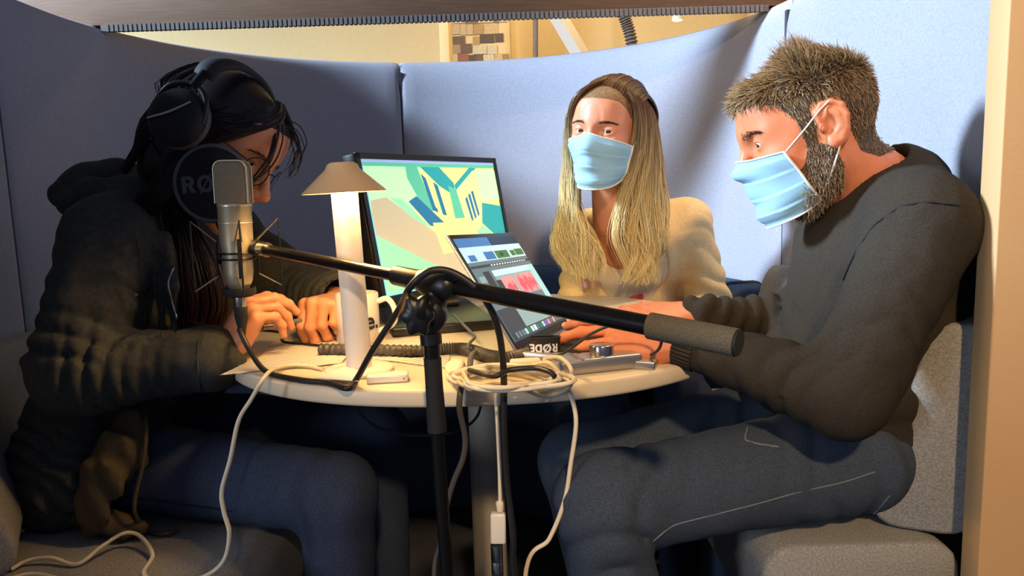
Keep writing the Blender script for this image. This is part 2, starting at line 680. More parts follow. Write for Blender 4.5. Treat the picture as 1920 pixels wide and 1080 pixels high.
bL = empty('bench', (XL + .35, 1.3, 0), 'grey upholstered bench under the reading woman, white cords on its seat', 'bench')
bB = empty('bench', (XC, 2.4, 0), 'curved dark blue bench along the rear wall behind the table', 'bench')
bR = empty('bench', (XR - .2, 1.5, 0), 'grey upholstered bench under the bearded man, next to the beige board', 'bench')
cushion('backrest', span(sL_(0.93), sl1 - .02), round_prof(0.006, 0.160, 0.465, 0.72, 0.05, 0.28), bL, 'cushion_grey')
cushion('backrest', span(sl1 + 0.036, sr0 - 0.036, 70), round_prof(0.006, 0.20, 0.44, 0.72, 0.05, 0.2), bB, 'bench_fabric', seams=(s_of_px(1438, 560, 0.7),))
cushion('backrest', span(sr0 + .02, _s[-1] - .022), round_prof(0.004, 0.160, 0.472, 0.785, 0.050, 0.26), bR, 'cushion_grey')
cushion('seat', straight(-0.84, 0.92, 1.84, -1), round_prof(0.0, 0.455, 0.30, 0.46, 0.04), bL, 'cushion_grey')
cushion('seat', span(sl1 + 0.036, sr0 - 0.036, 70), round_prof(0.012, 0.60, 0.30, 0.435, 0.04), bB, 'bench_fabric')
cushion('seat', straight(0.635, 1.012, 1.84, 1), round_prof(0.0, 0.285, 0.30, 0.47, 0.045), bR, 'cushion_grey')
cushion('plinth', straight(-0.84, 0.95, 1.84, -1), round_prof(0.0, 0.40, 0.0, 0.298, 0.01), bL, 'bench_fabric')
cushion('plinth', span(sl1 + 0.036, sr0 - 0.036, 50), round_prof(0.03, 0.52, 0.0, 0.298, 0.01), bB, 'bench_fabric')
cushion('plinth', straight(0.635, 1.03, 1.84, 1), round_prof(0.0, 0.24, 0.0, 0.298, 0.01), bR, 'bench_fabric')

# ------------------------------------------------------------------ table
TZ = 0.73
TC = (-0.06, 1.406)
TR_ = 0.45


def superellipse(a, b, e, n):
    P = []
    for i in range(n):
        t = 2 * math.pi * i / n
        c, s_ = math.cos(t), math.sin(t)
        P.append((a * math.copysign(abs(c) ** (2 / e), c), b * math.copysign(abs(s_) ** (2 / e), s_)))
    return np.array(P)


table = empty('round_table', (*TC, 0), 'round white laminate table on one grey column in the booth', 'table')
SE = superellipse(TR_, TR_, 2.25, 120)
G = []
for sc, z in ((0.0, TZ), (0.5, TZ), (0.985, TZ), (0.996, TZ - 0.002), (1.0, TZ - 0.005), (1.0, TZ - 0.020), (0.996, TZ - 0.024), (0.985, TZ - 0.026), (0.5, TZ - 0.026), (0.0, TZ - 0.026)):
    G.append([(TC[0] + sc * p[0], TC[1] + sc * p[1], z) for p in SE])
MB().grid(np.array(G), closed_v=True).build('tabletop', 'white_laminate', table)
MB().lathe([(0.0335, 0.02), (0.0335, TZ - 0.04), (0.0335, TZ - 0.036)], (*TC, 0), n=40).build('column', 'table_column', table)
MB().lathe([(0.12, TZ - 0.036), (0.12, TZ - 0.027)], (*TC, 0), n=40).build('mounting_plate', 'table_column', table)
MB().lathe([(0.24, 0.0), (0.24, 0.008), (0.05, 0.02), (0.0335, 0.03)], (*TC, 0), n=48).build('foot_plate', 'table_column', table)

# ------------------------------------------------------------------ table lamp
lp = onz(675, 697, TZ)
lb = Vector(lp)
rimz = at(665, 359, lp[1])[2]
topz = at(664, 303, lp[1])[2]
lamp = empty('table_lamp', lb, 'lit table lamp with beige conical shade on a white pole', 'lamp')
MB().lathe([(0.0, 0.0), (0.048, 0.0), (0.05, 0.002), (0.05, 0.005), (0.048, 0.007), (0.019, 0.008)], lb, n=48).build('base', 'lamp_pole_paint', lamp)
tilt = (lb + Vector((-0.0085, 0, topz - lb.z)) - lb).normalized()
MB().lathe([(0.0185, 0.006), (0.0188, 0.05), (0.0190, topz - lb.z - 0.022), (0.0, topz - lb.z - 0.020)], lb, tilt, n=40).build('pole', 'lamp_pole_paint', lamp)
rr = 77.5 / FPX * lp[1]
rt = 30.0 / FPX * lp[1]
hz, ht = rimz - lb.z, topz - lb.z
sh = MB().lathe([(0.0, ht), (rt * 0.72, ht - 0.0005), (rt * 0.93, ht - 0.0035), (rt * 1.06, ht - 0.010), (rr, hz), (rr - 0.0012, hz - 0.0012), (rr - 0.0028, hz),
                 (rt * 0.98, ht - 0.012), (0.0, ht - 0.013)], lb, tilt, n=64)
sh.build('shade', 'lamp_paint', lamp)
emissive('lamp_led', (255, 206, 130), 14.0)
MB().lathe([(0.0195, 0.0), (0.0225, 0.0), (0.0225, 0.002), (0.0195, 0.002)], lb + tilt * (ht - 0.0185), tilt, n=32).build('led_ring', 'lamp_led', lamp)
for k in range(6):
    a = k * math.pi / 3
    pl = bpy.data.lights.new('lamp_bulb_light', 'POINT')
    pl.energy = 1.1
    pl.color = (1.0, 0.62, 0.24)
    pl.shadow_soft_size = 0.006
    po = bpy.data.objects.new('lamp_bulb_light', pl)
    col.objects.link(po)
    po.location = lb + tilt * (hz + 0.012) + Vector((0.031 * math.cos(a), 0.031 * math.sin(a), 0))
# ------------------------------------------------------------------ monitor
def screen_frame(yaw, tilt, roll):
    e = Vector((math.cos(yaw) * math.cos(roll), math.sin(yaw) * math.cos(roll), math.sin(roll)))
    nrm = Vector((math.sin(yaw), -math.cos(yaw), 0))
    up = nrm.cross(e)
    if up.z < 0: up = -up
    U = math.cos(tilt) * up - math.sin(tilt) * nrm
    return e, U, e.cross(U)          # width, height, facing


mo = Vector((-0.248, 1.396, 0.774))
me_, mu, mn = screen_frame(1.042, 0.172, 0.0)
MW, MH = 0.51, 0.30
monitor = empty('computer_monitor', (-0.12, 1.60, TZ), 'black desktop monitor showing a yellow and teal picture of buildings', 'monitor')
Rm = Matrix((me_, mu, mn)).transposed()
MB().box(mo + me_ * MW / 2 + mu * MH / 2 - mn * 0.016, (MW, MH, 0.032), Rm, bev=0.003).build('housing', 'black_plastic', monitor)
bz = MB()
bz.smooth = False
for c, sz in (((MW / 2, 0.010), (MW, 0.020)), ((MW / 2, MH - 0.006), (MW, 0.012)), ((0.006, MH / 2), (0.012, MH)), ((MW - 0.006, MH / 2), (0.012, MH))):
    bz.box(mo + me_ * c[0] + mu * c[1] + mn * 0.002, (*sz, 0.006), Rm, bev=0.001)
bz.build('bezel', 'black_plastic', monitor)
SW, SH = MW - 0.024, MH - 0.032
so = mo + me_ * 0.012 + mu * 0.020 + mn * 0.0006
E_ = 0.78
for nm, c in (('scr_yellow', (226, 232, 150)), ('scr_green', (150, 232, 178)), ('scr_mint', (190, 240, 190)), ('scr_teal', (44, 158, 168)), ('scr_blue', (40, 116, 160)),
              ('scr_sand', (196, 186, 152)), ('scr_pale', (232, 228, 160)), ('scr_sky', (120, 220, 235)), ('scr_seagreen', (90, 190, 160)), ('scr_lilac', (160, 180, 235))):
    emissive(nm, c, E_)
smats = ['scr_yellow', 'scr_green', 'scr_mint', 'scr_teal', 'scr_blue', 'scr_sand', 'scr_pale', 'scr_sky', 'scr_seagreen', 'scr_lilac']
polys = [(0, [(0, 0), (1, 0), (1, 1), (0, 1)]),
         (2, [(0, .55), (.30, .62), (.40, .98), (0, .98)]),
         (5, [(0, .33), (.10, .72), (.42, .40), (.50, .12), (.75, 0), (.2, 0)]),
         (5, [(0.02, .70), (.12, .72), (.62, .20), (.62, 0), (.20, 0), (0, .30)]),
         (1, [(0, .46), (.45, .10), (.48, 0), (0, 0)]),
         (1, [(.14, .72), (.26, .56), (.40, .44), (.22, .70)]),
         (8, [(.28, .96), (.36, .96), (.43, .60), (.37, .58), (.28, .86)]),
         (3, [(.37, .97), (.52, .96), (.62, .82), (.62, .70), (.50, .80)]),
         (4, [(.26, .68), (.32, .72), (.50, .48), (.46, .46), (.38, .48)]),
         (4, [(.38, .90), (.41, .86), (.46, .58), (.42, .60)]),
         (4, [(.46, .83), (.49, .80), (.52, .55), (.49, .56)]),
         (6, [(.41, .86), (.44, .84), (.46, .62), (.445, .62)]),
         (6, [(.50, .79), (.53, .76), (.55, .55), (.525, .55)]),
         (8, [(.57, .80), (.63, .76), (.66, .52), (.58, .52)]),
         (3, [(.62, .80), (.78, .96), (.84, .96), (.63, .74)]),
         (6, [(.63, .76), (.80, .93), (.82, .58), (.76, .40), (.66, .54)]),
         (4, [(.69, .68), (.71, .70), (.73, .50), (.715, .48)]),
         (4, [(.72, .71), (.74, .73), (.76, .52), (.745, .50)]),
         (4, [(.75, .74), (.77, .75), (.79, .54), (.775, .52)]),
         (2, [(.82, .93), (1, .93), (1, .66), (.83, .66)]),
         (3, [(.83, .64), (1, .60), (1, .34), (.90, .34), (.80, .46)]),
         (0, [(.40, .50), (.76, .48), (.72, .26), (.44, .24)]),
         (1, [(.74, .40), (.80, .44), (.90, .32), (1, .31), (1, .24), (.78, .28)]),
         (7, [(0, 0), (.012, 0), (.012, .97), (0, .97)]),
         (7, [(0, 0), (.5, 0), (.5, .012), (0, .012)]),
         (8, [(0, .95), (1, .95), (1, .98), (0, .98)]),
         (9, [(0, .98), (1, .98), (1, 1), (0, 1)])]
sm_ = MB()
sm_.smooth = False
for i, (mi, P) in enumerate(polys):
    sm_.cur = mi
    sm_._add([so + me_ * (a * SW) + mu * (b * SH) + mn * (0.00006 * i) for a, b in P], [list(range(len(P)))])
sm_.build('screen', smats, monitor, label='lit screen with a yellow and teal picture of buildings')
b0, b1 = onz(735, 634, TZ), onz(937, 618, TZ)
bd = Vector(b1 - b0)
bl = bd.length
bd.normalize()
bn = Vector((-bd.y, bd.x, 0))
Rb = Matrix((bd, bn, Vector((0, 0, 1)))).transposed()
MB().box(Vector(b0) + bd * bl / 2 + bn * 0.17 + Vector((0, 0, 0.0095)), (bl, 0.34, 0.019), Rb, bev=0.005, seg=3).build('base', 'black_plastic', monitor)
MB().box(Vector(b0) + bd * bl / 2 + bn * 0.26 + Vector((0, 0, 0.025)), (0.13, 0.12, 0.012), Rb, bev=0.005, seg=3).build('base_riser', 'black_plastic', monitor)
nk0 = mo + me_ * MW * 0.5 - mn * 0.065
nk0.z = TZ + 0.018
nk1 = mo + me_ * MW * 0.5 + mu * MH * 0.40 - mn * 0.060
MB().tube([nk0, nk0 + Vector((0, 0, 0.05)), nk1, mo + me_ * MW * 0.5 + mu * MH * 0.45 - mn * 0.028], 0.024, n=14, seg=14).build('neck', 'black_plastic', monitor)

# ------------------------------------------------------------------ laptop
lo = Vector((0.005, 1.095, 0.750))
le, lu, ln = screen_frame(1.231, 0.566, -0.050)
LW, LH = 0.304, 0.208
laptop = empty('laptop', (0.12, 1.2, TZ), 'open silver laptop with an audio waveform on its screen', 'laptop')
Rl = Matrix((le, lu, ln)).transposed()
MB().box(lo + le * LW / 2 + lu * LH / 2 - ln * 0.003, (LW, LH, 0.005), Rl, bev=0.0018).build('lid', 'silver', laptop)
MB().box(lo + le * LW / 2 + lu * LH / 2, (LW - 0.003, LH - 0.003, 0.0012), Rl, bev=0.0004).build('bezel', 'black_plastic', laptop)
for nm, c, s_ in (('lap_grey', (128, 160, 164), .85), ('lap_dark', (52, 58, 60), .7), ('lap_blue', (60, 110, 170), .8), ('lap_light', (176, 208, 224), .9), ('lap_pink', (220, 140, 144), .9),
                  ('lap_red', (186, 40, 62), .9), ('lap_green', (64, 112, 60), .8), ('lap_mid', (96, 116, 124), .8), ('lap_white', (225, 232, 238), .9), ('lap_violet', (110, 90, 190), .9),
                  ('lap_navy', (26, 44, 72), .6), ('lap_teal', (150, 200, 204), .9)):
    emissive(nm, c, s_)
lmats = ['lap_grey', 'lap_dark', 'lap_blue', 'lap_light', 'lap_pink', 'lap_red', 'lap_green', 'lap_mid', 'lap_white', 'lap_violet', 'lap_navy', 'lap_teal']
R_ = lambda m, x0, y0, x1, y1: (m, [(x0, y0), (x1, y0), (x1, y1), (x0, y1)])
lpoly = [R_(0, 0, 0, 1, 1), R_(10, 0, .90, 1, 1), R_(2, 0, .90, .5, 1), R_(3, 0, .86, 1, .91), R_(3, 0, .76, 1, .86), R_(2, .06, .77, .16, .83), R_(2, .30, .77, .46, .85),
         R_(6, .48, .77, .70, .85), R_(1, .55, .79, .60, .83), R_(6, .74, .78, .82, .84), R_(6, .83, .78, .98, .85), R_(7, 0, .66, 1, .76), R_(1, 0, .70, 1, .725),
         R_(3, .22, .60, .92, .66), R_(7, 0, .07, .26, .66), R_(1, .12, .50, .22, .66), R_(0, .03, .56, .12, .62), R_(8, .02, .50, .10, .52), R_(1, .24, .36, .32, .56), R_(11, .90, .07, 1, .66),
         R_(4, .32, .38, .52, .58), R_(4, .55, .38, .89, .58), R_(7, .26, .30, .90, .37), R_(1, 0, .07, .28, .30), R_(6, .26, .28, .36, .33), R_(1, 0, 0, 1, .085)]
for k in range(14): lpoly.append(R_(8, .30 + k * .045, .705, .325 + k * .045, .718))
rnd = random.Random(3)
for k in range(9):
    h = .02 + .05 * rnd.random()
    x = .36 + k * .015
    lpoly.append(R_(5, x, .46 - h, x + .009, .46 + h))
for k in range(20):
    h = .015 + .075 * rnd.random() * (0.4 + abs(math.sin(k * .5)))
    x = .575 + k * .0145
    lpoly.append(R_(5, x, .47 - h, x + .009, .47 + h))
for k in range(17): lpoly.append(R_(rnd.choice([2, 8, 6, 9, 4, 3, 7, 11]), .05 + k * .053, .02, .09 + k * .053, .072))
sm_ = MB()
sm_.smooth = False
lso = lo + le * 0.007 + lu * 0.012 + ln * 0.0009
for i, (mi, P) in enumerate(lpoly):
    sm_.cur = mi
    sm_._add([lso + le * (a * (LW - .014)) + lu * (b * (LH - .021)) + ln * (0.00003 * i) for a, b in P], [list(range(len(P)))])
sm_.build('screen', lmats, laptop, label='lit screen with red audio waveforms')
ldir = Vector((math.sin(1.231), -math.cos(1.231), -0.03)).normalized()
lup = le.cross(-ldir) if le.cross(-ldir).z > 0 else ldir.cross(le) * -1
if lup.z < 0: lup = -lup
Rd = Matrix((le, -ldir, lup)).transposed()
dk = lo + ldir * 0.103 + le * LW / 2 - lup * 0.008
MB().box(dk, (LW, 0.208, 0.013), Rd, bev=0.003, seg=3).build('deck', 'silver', laptop)
kb = MB()
kb.smooth = False
for r_ in range(6):
    for c_ in range(14):
        kb.box(lo + ldir * (0.024 + r_ * 0.0175) + le * (0.030 + c_ * 0.0188) - lup * 0.0006, (0.0158, 0.0148, 0.0022), Rd)
kb.build('keyboard', 'black_matte', laptop)
MB().box(lo + ldir * 0.167 + le * LW / 2 - lup * 0.0012, (0.115, 0.07, 0.001), Rd).build('trackpad', 'silver', laptop)
MB().tube([lo + le * 0.03 - lup * 0.004, lo + le * (LW - 0.03) - lup * 0.004], 0.005, n=12).build('hinge', 'black_plastic', laptop)

# ------------------------------------------------------------------ microphone with shock mount and pop filter
MY = 1.14
mt, mbt = Vector(at(434, 303, MY)), Vector(at(449, 541, MY))
mup = (mt - mbt).normalized()
ML = (mt - mbt).length
mic = empty('studio_microphone', mbt, 'champagne metal studio microphone hanging on the boom arm', 'microphone')
R0 = 0.0248
MB().lathe([(0.0, 0.0), (0.015, 0.0), (0.0165, 0.004), (0.0205, 0.012), (0.0215, 0.02), (0.0225, 0.026), (0.0228, 0.06), (R0, 0.07), (R0, ML * 0.645), (R0 * 1.02, ML * .65), (R0 * 1.02, ML * .672), (R0 * .96, ML * 0.677), (0, ML * 0.678)], mbt, mup, n=40).build('body', 'mic_body', mic)
# grille: rounded slab of mesh with a bright rim
gr = MB()
hw, hh, hd = 0.0242, ML * 0.325, 0.017
u_, v_, w_ = Vector((1, 0, 0)), None, mup
u_ = (u_ - mup * u_.dot(mup)).normalized()
v_ = mup.cross(u_)


def arch(hw, hh, r, n=8):
    P = [(-hw, 0), (hw, 0)]
    for a in np.linspace(0, 90, n): P.append((hw - r + r * math.cos(math.radians(a)), hh - r + r * math.sin(math.radians(a))))
    for a in np.linspace(90, 180, n): P.append((-hw + r + r * math.cos(math.radians(a)), hh - r + r * math.sin(math.radians(a))))
    return P


go = mbt + mup * ML * 0.677
rings = []
for d, sc in ((-hd, .86), (-hd * .8, .96), (-hd * .4, 1.0), (hd * .4, 1.0), (hd * .8, .96), (hd, .86)):
    rings.append([go + u_ * (a * sc) + mup * (b * (0.5 + 0.5 * sc) if b > 0 else 0) - v_ * d for a, b in arch(hw, hh, 0.012)])
rings = np.array(rings)
gr.grid(rings, closed_v=True)
gr._add(rings[0], [list(range(rings.shape[1]))])
gr._add(rings[-1], [list(range(rings.shape[1]))])
gr.build('grille', 'mic_mesh', mic)
A_ = arch(hw + 0.0006, hh + 0.0008, 0.0125)
for d in (-hd * .62, hd * .62):
    MB().tube([go + u_ * a + mup * b - v_ * d for a, b in A_[1:] + A_[:1]], 0.0016, n=8).build('grille_rim', 'mic_body', mic)
MB().lathe([(R0 * 1.03, ML * .52), (R0 * 1.035, ML * .522), (R0 * 1.035, ML * .526), (R0 * 1.03, ML * .528)], mbt, mup).build('body_ring', 'mic_body', mic)
MB().lathe([(0.0, -0.034), (0.0085, -0.034), (0.0095, -0.032), (0.0095, -0.004), (0.008, 0.0)], mbt, mup, n=24).build('xlr_plug', 'chrome', mic)
MB().lathe([(0.0, -0.076), (0.0045, -0.076), (0.0065, -0.06), (0.0098, -0.045), (0.0102, -0.03), (0.0095, -0.028), (0, -0.028)], mbt, mup, n=24).build('xlr_boot', 'black_matte', mic)

mount = empty('shock_mount', mbt + mup * 0.05, 'black wire shock mount with elastic cords around the microphone', 'shock mount')


def ring_path(c, r, up, n=40):
    a_, b_, _ = frame(up)
    return [c + a_ * (r * math.cos(t)) + b_ * (r * math.sin(t)) for t in np.linspace(0, 2 * math.pi, n + 1)]


for hgt in (0.047, 0.056):
    MB().tube(ring_path(mbt + mup * hgt, 0.0278, mup), 0.0017, n=6).build('inner_ring', 'black_metal', mount)
MB().lathe([(0.0, -0.012), (0.02, -0.012), (0.0245, -0.008), (0.0245, 0.002), (0.0225, 0.002), (0.0205, -0.004), (0, -0.004)], mbt, mup, n=32).build('base_cup', 'black_matte', mount)
ctr = mbt + mup * 0.052
fu = Vector((math.cos(.5), math.sin(.5), 0))
fv = Vector((-math.sin(.5), math.cos(.5), 0))
for k in range(4):
    a = math.radians(25 + 90 * k)
    rad = Vector((math.cos(a), math.sin(a), 0))
    b_in = ctr + rad * 0.030
    MB().tube([b_in + mup * 0.026, b_in - mup * 0.034], 0.0022, n=8).build('inner_post', 'black_metal', mount)
    o_t, o_b = ctr + rad * 0.064 + mup * 0.055, ctr + rad * 0.064 - mup * 0.052
    MB().tube([o_t, o_b], 0.0014, n=6).build('outer_post', 'black_metal', mount)
    for sgn in (-1, 1):
        a2 = a + sgn * math.radians(45)
        mid = ctr + Vector((math.cos(a2), math.sin(a2), 0)) * 0.036
        MB().tube([o_t, b_in + mup * 0.022 + (mid - b_in) * .2], 0.0011, n=5).build('elastic_cord', 'grey_cable', mount)
        MB().tube([o_b, b_in - mup * 0.030 + (mid - b_in) * .2], 0.0011, n=5).build('elastic_cord', 'grey_cable', mount)
# pop filter
pc = Vector(at(399, 344, 1.195))
pr = 71 / FPX * 1.195
pn = Vector((0.03, -1, 0.04)).normalized()
pop = empty('pop_filter', pc - Vector((0, 0, pr)), 'round black mesh pop filter with grey lettering behind the microphone', 'pop filter')
mat('pop_mesh', (26, 27, 34), 0.9, var=0.3, vscale=1500, bump=0.5, bscale=1500)
MB().lathe([(0.0, 0.002), (pr * .9, 0.002), (pr * .97, 0.001), (pr * .97, -0.004), (0.0, -0.005)], pc, pn, n=56).build('mesh_disc', 'pop_mesh', pop)
mat('pop_rim', (88, 86, 88), 0.55)
rp_ = ring_path(pc, pr * .975, pn, 56)
MB().tube(rp_, 0.0036, n=8, caps=False).build('rim', 'pop_rim', pop)
pu = Vector((1, 0, 0.03)).normalized()
pu = (pu - pn * pu.dot(pn)).normalized()
pv = pn.cross(pu)
V, F_ = bold_word('RØDE', 0.0265)
tm = MB()
tm.smooth = False
tm._add([pc + pu * p[0] + pv * p[1] + pn * 0.0026 for p in V], F_)
tm.build('lettering', 'print_grey', pop, label='grey printed letters on black mesh')
MB().tube([pc - pv * pr * .97, pc - pv * (pr + .03) + pu * 0.008, ctr + mup * -0.012 + Vector((-0.035, 0.02, 0))], 0.0034, n=8, seg=12).build('bracket', 'black_metal', pop)

# ------------------------------------------------------------------ boom stand
A0 = Vector(at(497, 468, 1.125))
K0 = Vector(at(826, 533, 0.90))
bd_ = (K0 - A0)
lo_, hi_ = 0.0, 3.0
for _ in range(40):
    mdl = (lo_ + hi_) / 2
    if px_of(A0 + bd_ * mdl)[0] < 1381: lo_ = mdl
    else: hi_ = mdl
E0 = A0 + bd_ * lo_
bdn = bd_.normalized()


def on_boom(x):
    a, b = 0.0, 3.0
    for _ in range(40):
        m_ = (a + b) / 2
        if px_of(A0 + bd_ * m_)[0] < x: a = m_
        else: b = m_
    return A0 + bd_ * a


foot = Vector(at(838, 1080, 0.90))
post_dir = (foot - Vector(at(808, 630, 0.90))).normalized()
p_top = Vector(at(806, 600, 0.90))
p_floor = p_top + post_dir * (p_top.z / -post_dir.z)
stand = empty('boom_stand', (p_floor.x, p_floor.y, 0), 'black microphone boom stand standing in front of the table', 'stand')
MB().tube([A0, on_boom(760)], 0.0083, n=16).build('thin_boom_tube', 'black_metal', stand)
MB().tube([A0 - bdn * 0.012, A0 + bdn * 0.006], 0.0115, n=18).build('thread_collar', 'chrome', stand)
MB().lathe([(0.0, -0.036), (0.010, -0.036), (0.0125, -0.03), (0.0125, -0.012), (0.0105, -0.009)], A0, bdn, n=18).build('mount_joint', 'black_plastic', stand)
MB().tube([on_boom(742), on_boom(806)], [0.0128, 0.0132, 0.0132], n=20).build('boom_sleeve', 'black_plastic', stand)
MB().tube([on_boom(846), on_boom(1224)], 0.0104, n=18).build('thick_boom_tube', 'black_metal', stand)
MB().tube([on_boom(1219), on_boom(1222), on_boom(1226), on_boom(1372), on_boom(1379), on_boom(1381)], 0.0135, n=24).build('foam_grip', 'foam_grip', stand)
MB().tube([on_boom(1379), on_boom(1386)], 0.0126, n=24).build('grip_end_cap', 'black_matte', stand)
# clutch
cw = Vector((0, -1, 0))
kc = Vector(at(818, 540, 0.90))
MB().tube([on_boom(790), on_boom(812), on_boom(845), on_boom(858)], [0.0145, 0.0200, 0.0200, 0.0135], n=22).build('clutch_head', 'black_plastic', stand)
jb = Vector(at(804, 592, 0.90))
MB().lathe([(0.0, -0.020), (0.020, -0.020), (0.0225, -0.016), (0.0225, 0.012), (0.020, 0.016), (0, 0.016)], jb, cw, n=30).build('clutch_disc', 'black_plastic', stand)
kn = Vector(at(784, 590, 0.875))
kb_ = MB()
ringk = []
for hgt, sc in ((-0.012, .8), (-0.010, 1), (0.010, 1), (0.014, .85), (0.015, .3)):
    ringk.append([kn + Vector((1, 0, 0)) * (sc * (0.0185 + 0.0025 * math.cos(6 * t)) * math.cos(t)) + Vector((0, 0, 1)) * (sc * (0.0235 + 0.003 * math.cos(6 * t)) * math.sin(t)) + cw * hgt for t in np.linspace(0, 2 * math.pi, 48, endpoint=False)])
kb_.grid(np.array(ringk), closed_v=True)
kb_._add(ringk[-1], [list(range(48))])
kb_._add(ringk[0], [list(range(48))])
kb_.build('clutch_knob', 'black_plastic', stand)
MB().lathe([(0.0, 0.0), (0.006, 0.0), (0.006, 0.003), (0.0, 0.004)], kn + cw * 0.015 + Vector((0.006, 0, 0.004)), cw, n=16).build('knob_bolt', 'black_metal', stand)
MB().tube([on_boom(826), jb], 0.0165, n=18).build('clutch_neck', 'black_plastic', stand)
MB().tube([jb, p_top + post_dir * 0.03], 0.0135, n=18).build('post_socket', 'black_plastic', stand)
q = lambda z: p_top + post_dir * ((z - p_top.z) / post_dir.z)
z1, z2 = at(812, 672, 0.90)[2], at(826, 808, 0.90)[2]
MB().tube([q(p_top.z), q(z1)], 0.0104, n=20).build('inner_post', 'black_metal', stand)
MB().tube([q(z1 + .001), q(z1 - .004), q(z1 - .03), q(z2 + .01), q(z2)], [0.0112, 0.0112, 0.0108, 0.0112, 0.0124, 0.0124], n=20).build('height_clutch', 'black_matte', stand)
MB().tube([q(z2), q(0.09)], 0.0084, n=18).build('outer_post', 'black_metal', stand)
MB().tube([q(0.13), q(0.07)], 0.016, n=18).build('leg_hub', 'black_plastic', stand)
for k in range(3):
    a = math.radians(200 + 120 * k)
    lg = q(0.085)
    tip = Vector((lg.x + 0.28 * math.cos(a), lg.y + 0.28 * math.sin(a), 0.009))
    l_ = MB().tube([lg, tip], 0.006, n=10).build('leg', 'black_metal', stand)
    MB().sphere(tip, 0.009, 10).build('rubber_foot', 'black_matte', l_)


# ------------------------------------------------------------------ cables
def cable(name, P, r, m, label, cat='cable', seg=None, n=8, parent=None):
    P = [tuple(p) for p in P]
    return MB().tube(P, r, n=n, seg=seg or max(24, 9 * len(P))).build(name, m, parent, label=label, cat=cat)


xb = mbt - mup * 0.074
tz = TZ + 0.0045
cable('microphone_cable', [xb, at(450, 620, 1.12), at(470, 660, 1.10), onz(500, 697, TZ + .006), onz(560, 712, tz), onz(615, 718, tz), onz(652, 728, tz), at(668, 712, 0.985), at(700, 655, 0.955),
                           at(748, 580, 0.925), at(768, 540, 0.87), at(800, 511, 0.862), at(835, 507, 0.862), at(872, 524, 0.86), at(905, 555, 0.86), at(932, 610, 0.87), at(944, 690, 0.90), at(945, 800, 0.91), at(950, 900, 0.92),
                           at(962, 1000, 0.92), at(966, 1100, 0.93), (0.02, 0.95, 0.2), (-0.02, 0.98, 0.012), (-0.15, 1.1, 0.006)], 0.0043, 'black_cable', 'black microphone cable looped over the boom stand clutch and hanging to the floor', seg=170)
cable('charging_cable', [onz(606, 693, TZ + .003), onz(580, 687, TZ + .004), onz(545, 685, TZ + .006), onz(515, 692, TZ + .008), at(497, 706, 1.0), at(470, 750, 0.985), at(447, 790, 0.985), at(432, 860, 0.98), at(416, 920, 0.975), at(420, 960, 0.97), at(430, 1000, 0.965), at(420, 1050, 0.96), at(385, 1080, 0.95), at(330, 1090, 0.93)], 0.0031, 'white_cable', 'white cable running from the tabletop down to the bench seat', seg=110)
sz_ = 0.4645
cable('white_cord', [onz(20, 1068, sz_), onz(50, 1052, sz_ + .003), onz(95, 1046, sz_ + .006), onz(145, 1058, sz_), onz(190, 1025, sz_ + .012), onz(232, 1000, sz_ + .02), onz(262, 1005, sz_ + .016), onz(286, 1040, sz_ + .004), onz(270, 1074, sz_), onz(290, 1095, sz_)], 0.0031, 'white_cable', 'white cord curling over the left bench seat', seg=70)
cable('white_cord', [onz(20, 1085, sz_), onz(50, 1077, sz_ + .002), onz(80, 1078, sz_), onz(130, 1090, sz_)], 0.003, 'white_cable', 'short white cord at the lower left corner of the bench seat', seg=24)
cable('extension_cord', [onz(1052, 712, TZ + .02), at(1068, 735, 0.955), at(1080, 790, 0.95), at(1070, 870, 0.95), at(1058, 940, 0.95), at(1030, 1010, 0.95), at(985, 1080, 0.95), (0.0, .97, .2), (-.02, 1.05, .008), (.1, 1.2, .006)], 0.0032, 'white_cable', 'white cable hanging in a bow from the right end of the coil to the floor', seg=80)
acab = empty('adapter_cable', at(932, 1080, 0.945), 'white cable hanging from the table edge with an adapter plug on its end', 'cable')
MB().tube([onz(945, 712, TZ + .015), at(936, 728, 0.95), at(931, 750, 0.95), at(934, 820, 0.95), at(937, 890, 0.95), at(938, 955, 0.95)], 0.0028, n=8, seg=40).build('cord', 'white_cable', acab)
MB().lathe([(0.0045, 0), (0.006, 0.012), (0.0045, 0.014)], at(938, 958, 0.95), (0, 0, 1), n=14).build('strain_relief', 'white_cable', acab)
Rz = Matrix.Rotation(0.03, 3, 'Y')
MB().box(at(934, 989, 0.95), (0.021, 0.014, 0.043), Rz, bev=0.003, seg=3).build('adapter_box', 'mug_white', acab)
MB().lathe([(0.0, -0.04), (0.0075, -0.04), (0.0082, -0.037), (0.0082, -0.024), (0.0076, -0.023), (0.0082, -0.022), (0.0082, 0.0), (0, 0)], at(931, 1021, 0.95), (0, 0, 1), n=24).build('metal_plug', 'chrome', acab)
MB().lathe([(0.0, -0.075), (0.006, -0.075), (0.0085, -0.04), (0.0, -0.038)], at(931, 1021, 0.95), (0, 0, 1), n=20).build('plug_boot', 'black_matte', acab)
cable('grey_cord', [onz(897, 655, TZ + .006), onz(884, 668, TZ + .02), onz(880, 690, TZ + .016), onz(870, 712, TZ + .010), at(863, 735, 0.945), at(862, 770, 0.945), at(872, 820, 0.96), at(868, 860, 0.97), at(850, 905, 0.985), at(835, 960, 1.0), at(825, 1020, 1.0), at(815, 1100, 1.0), (-.12, 1.02, .2), (-.1, 1.1, .008)], 0.0042, 'grey_cable', 'grey cord dropping over the table edge just right of the stand', seg=90)
cable('hanging_cable', [at(645, 738, 1.12), at(690, 790, 1.14), at(740, 812, 1.16), at(800, 816, 1.18), at(858, 808, 1.2), at(895, 780, 1.28), at(905, 735, 1.34)], 0.0025, 'black_cable', 'thin black cable sagging under the tabletop', seg=40)
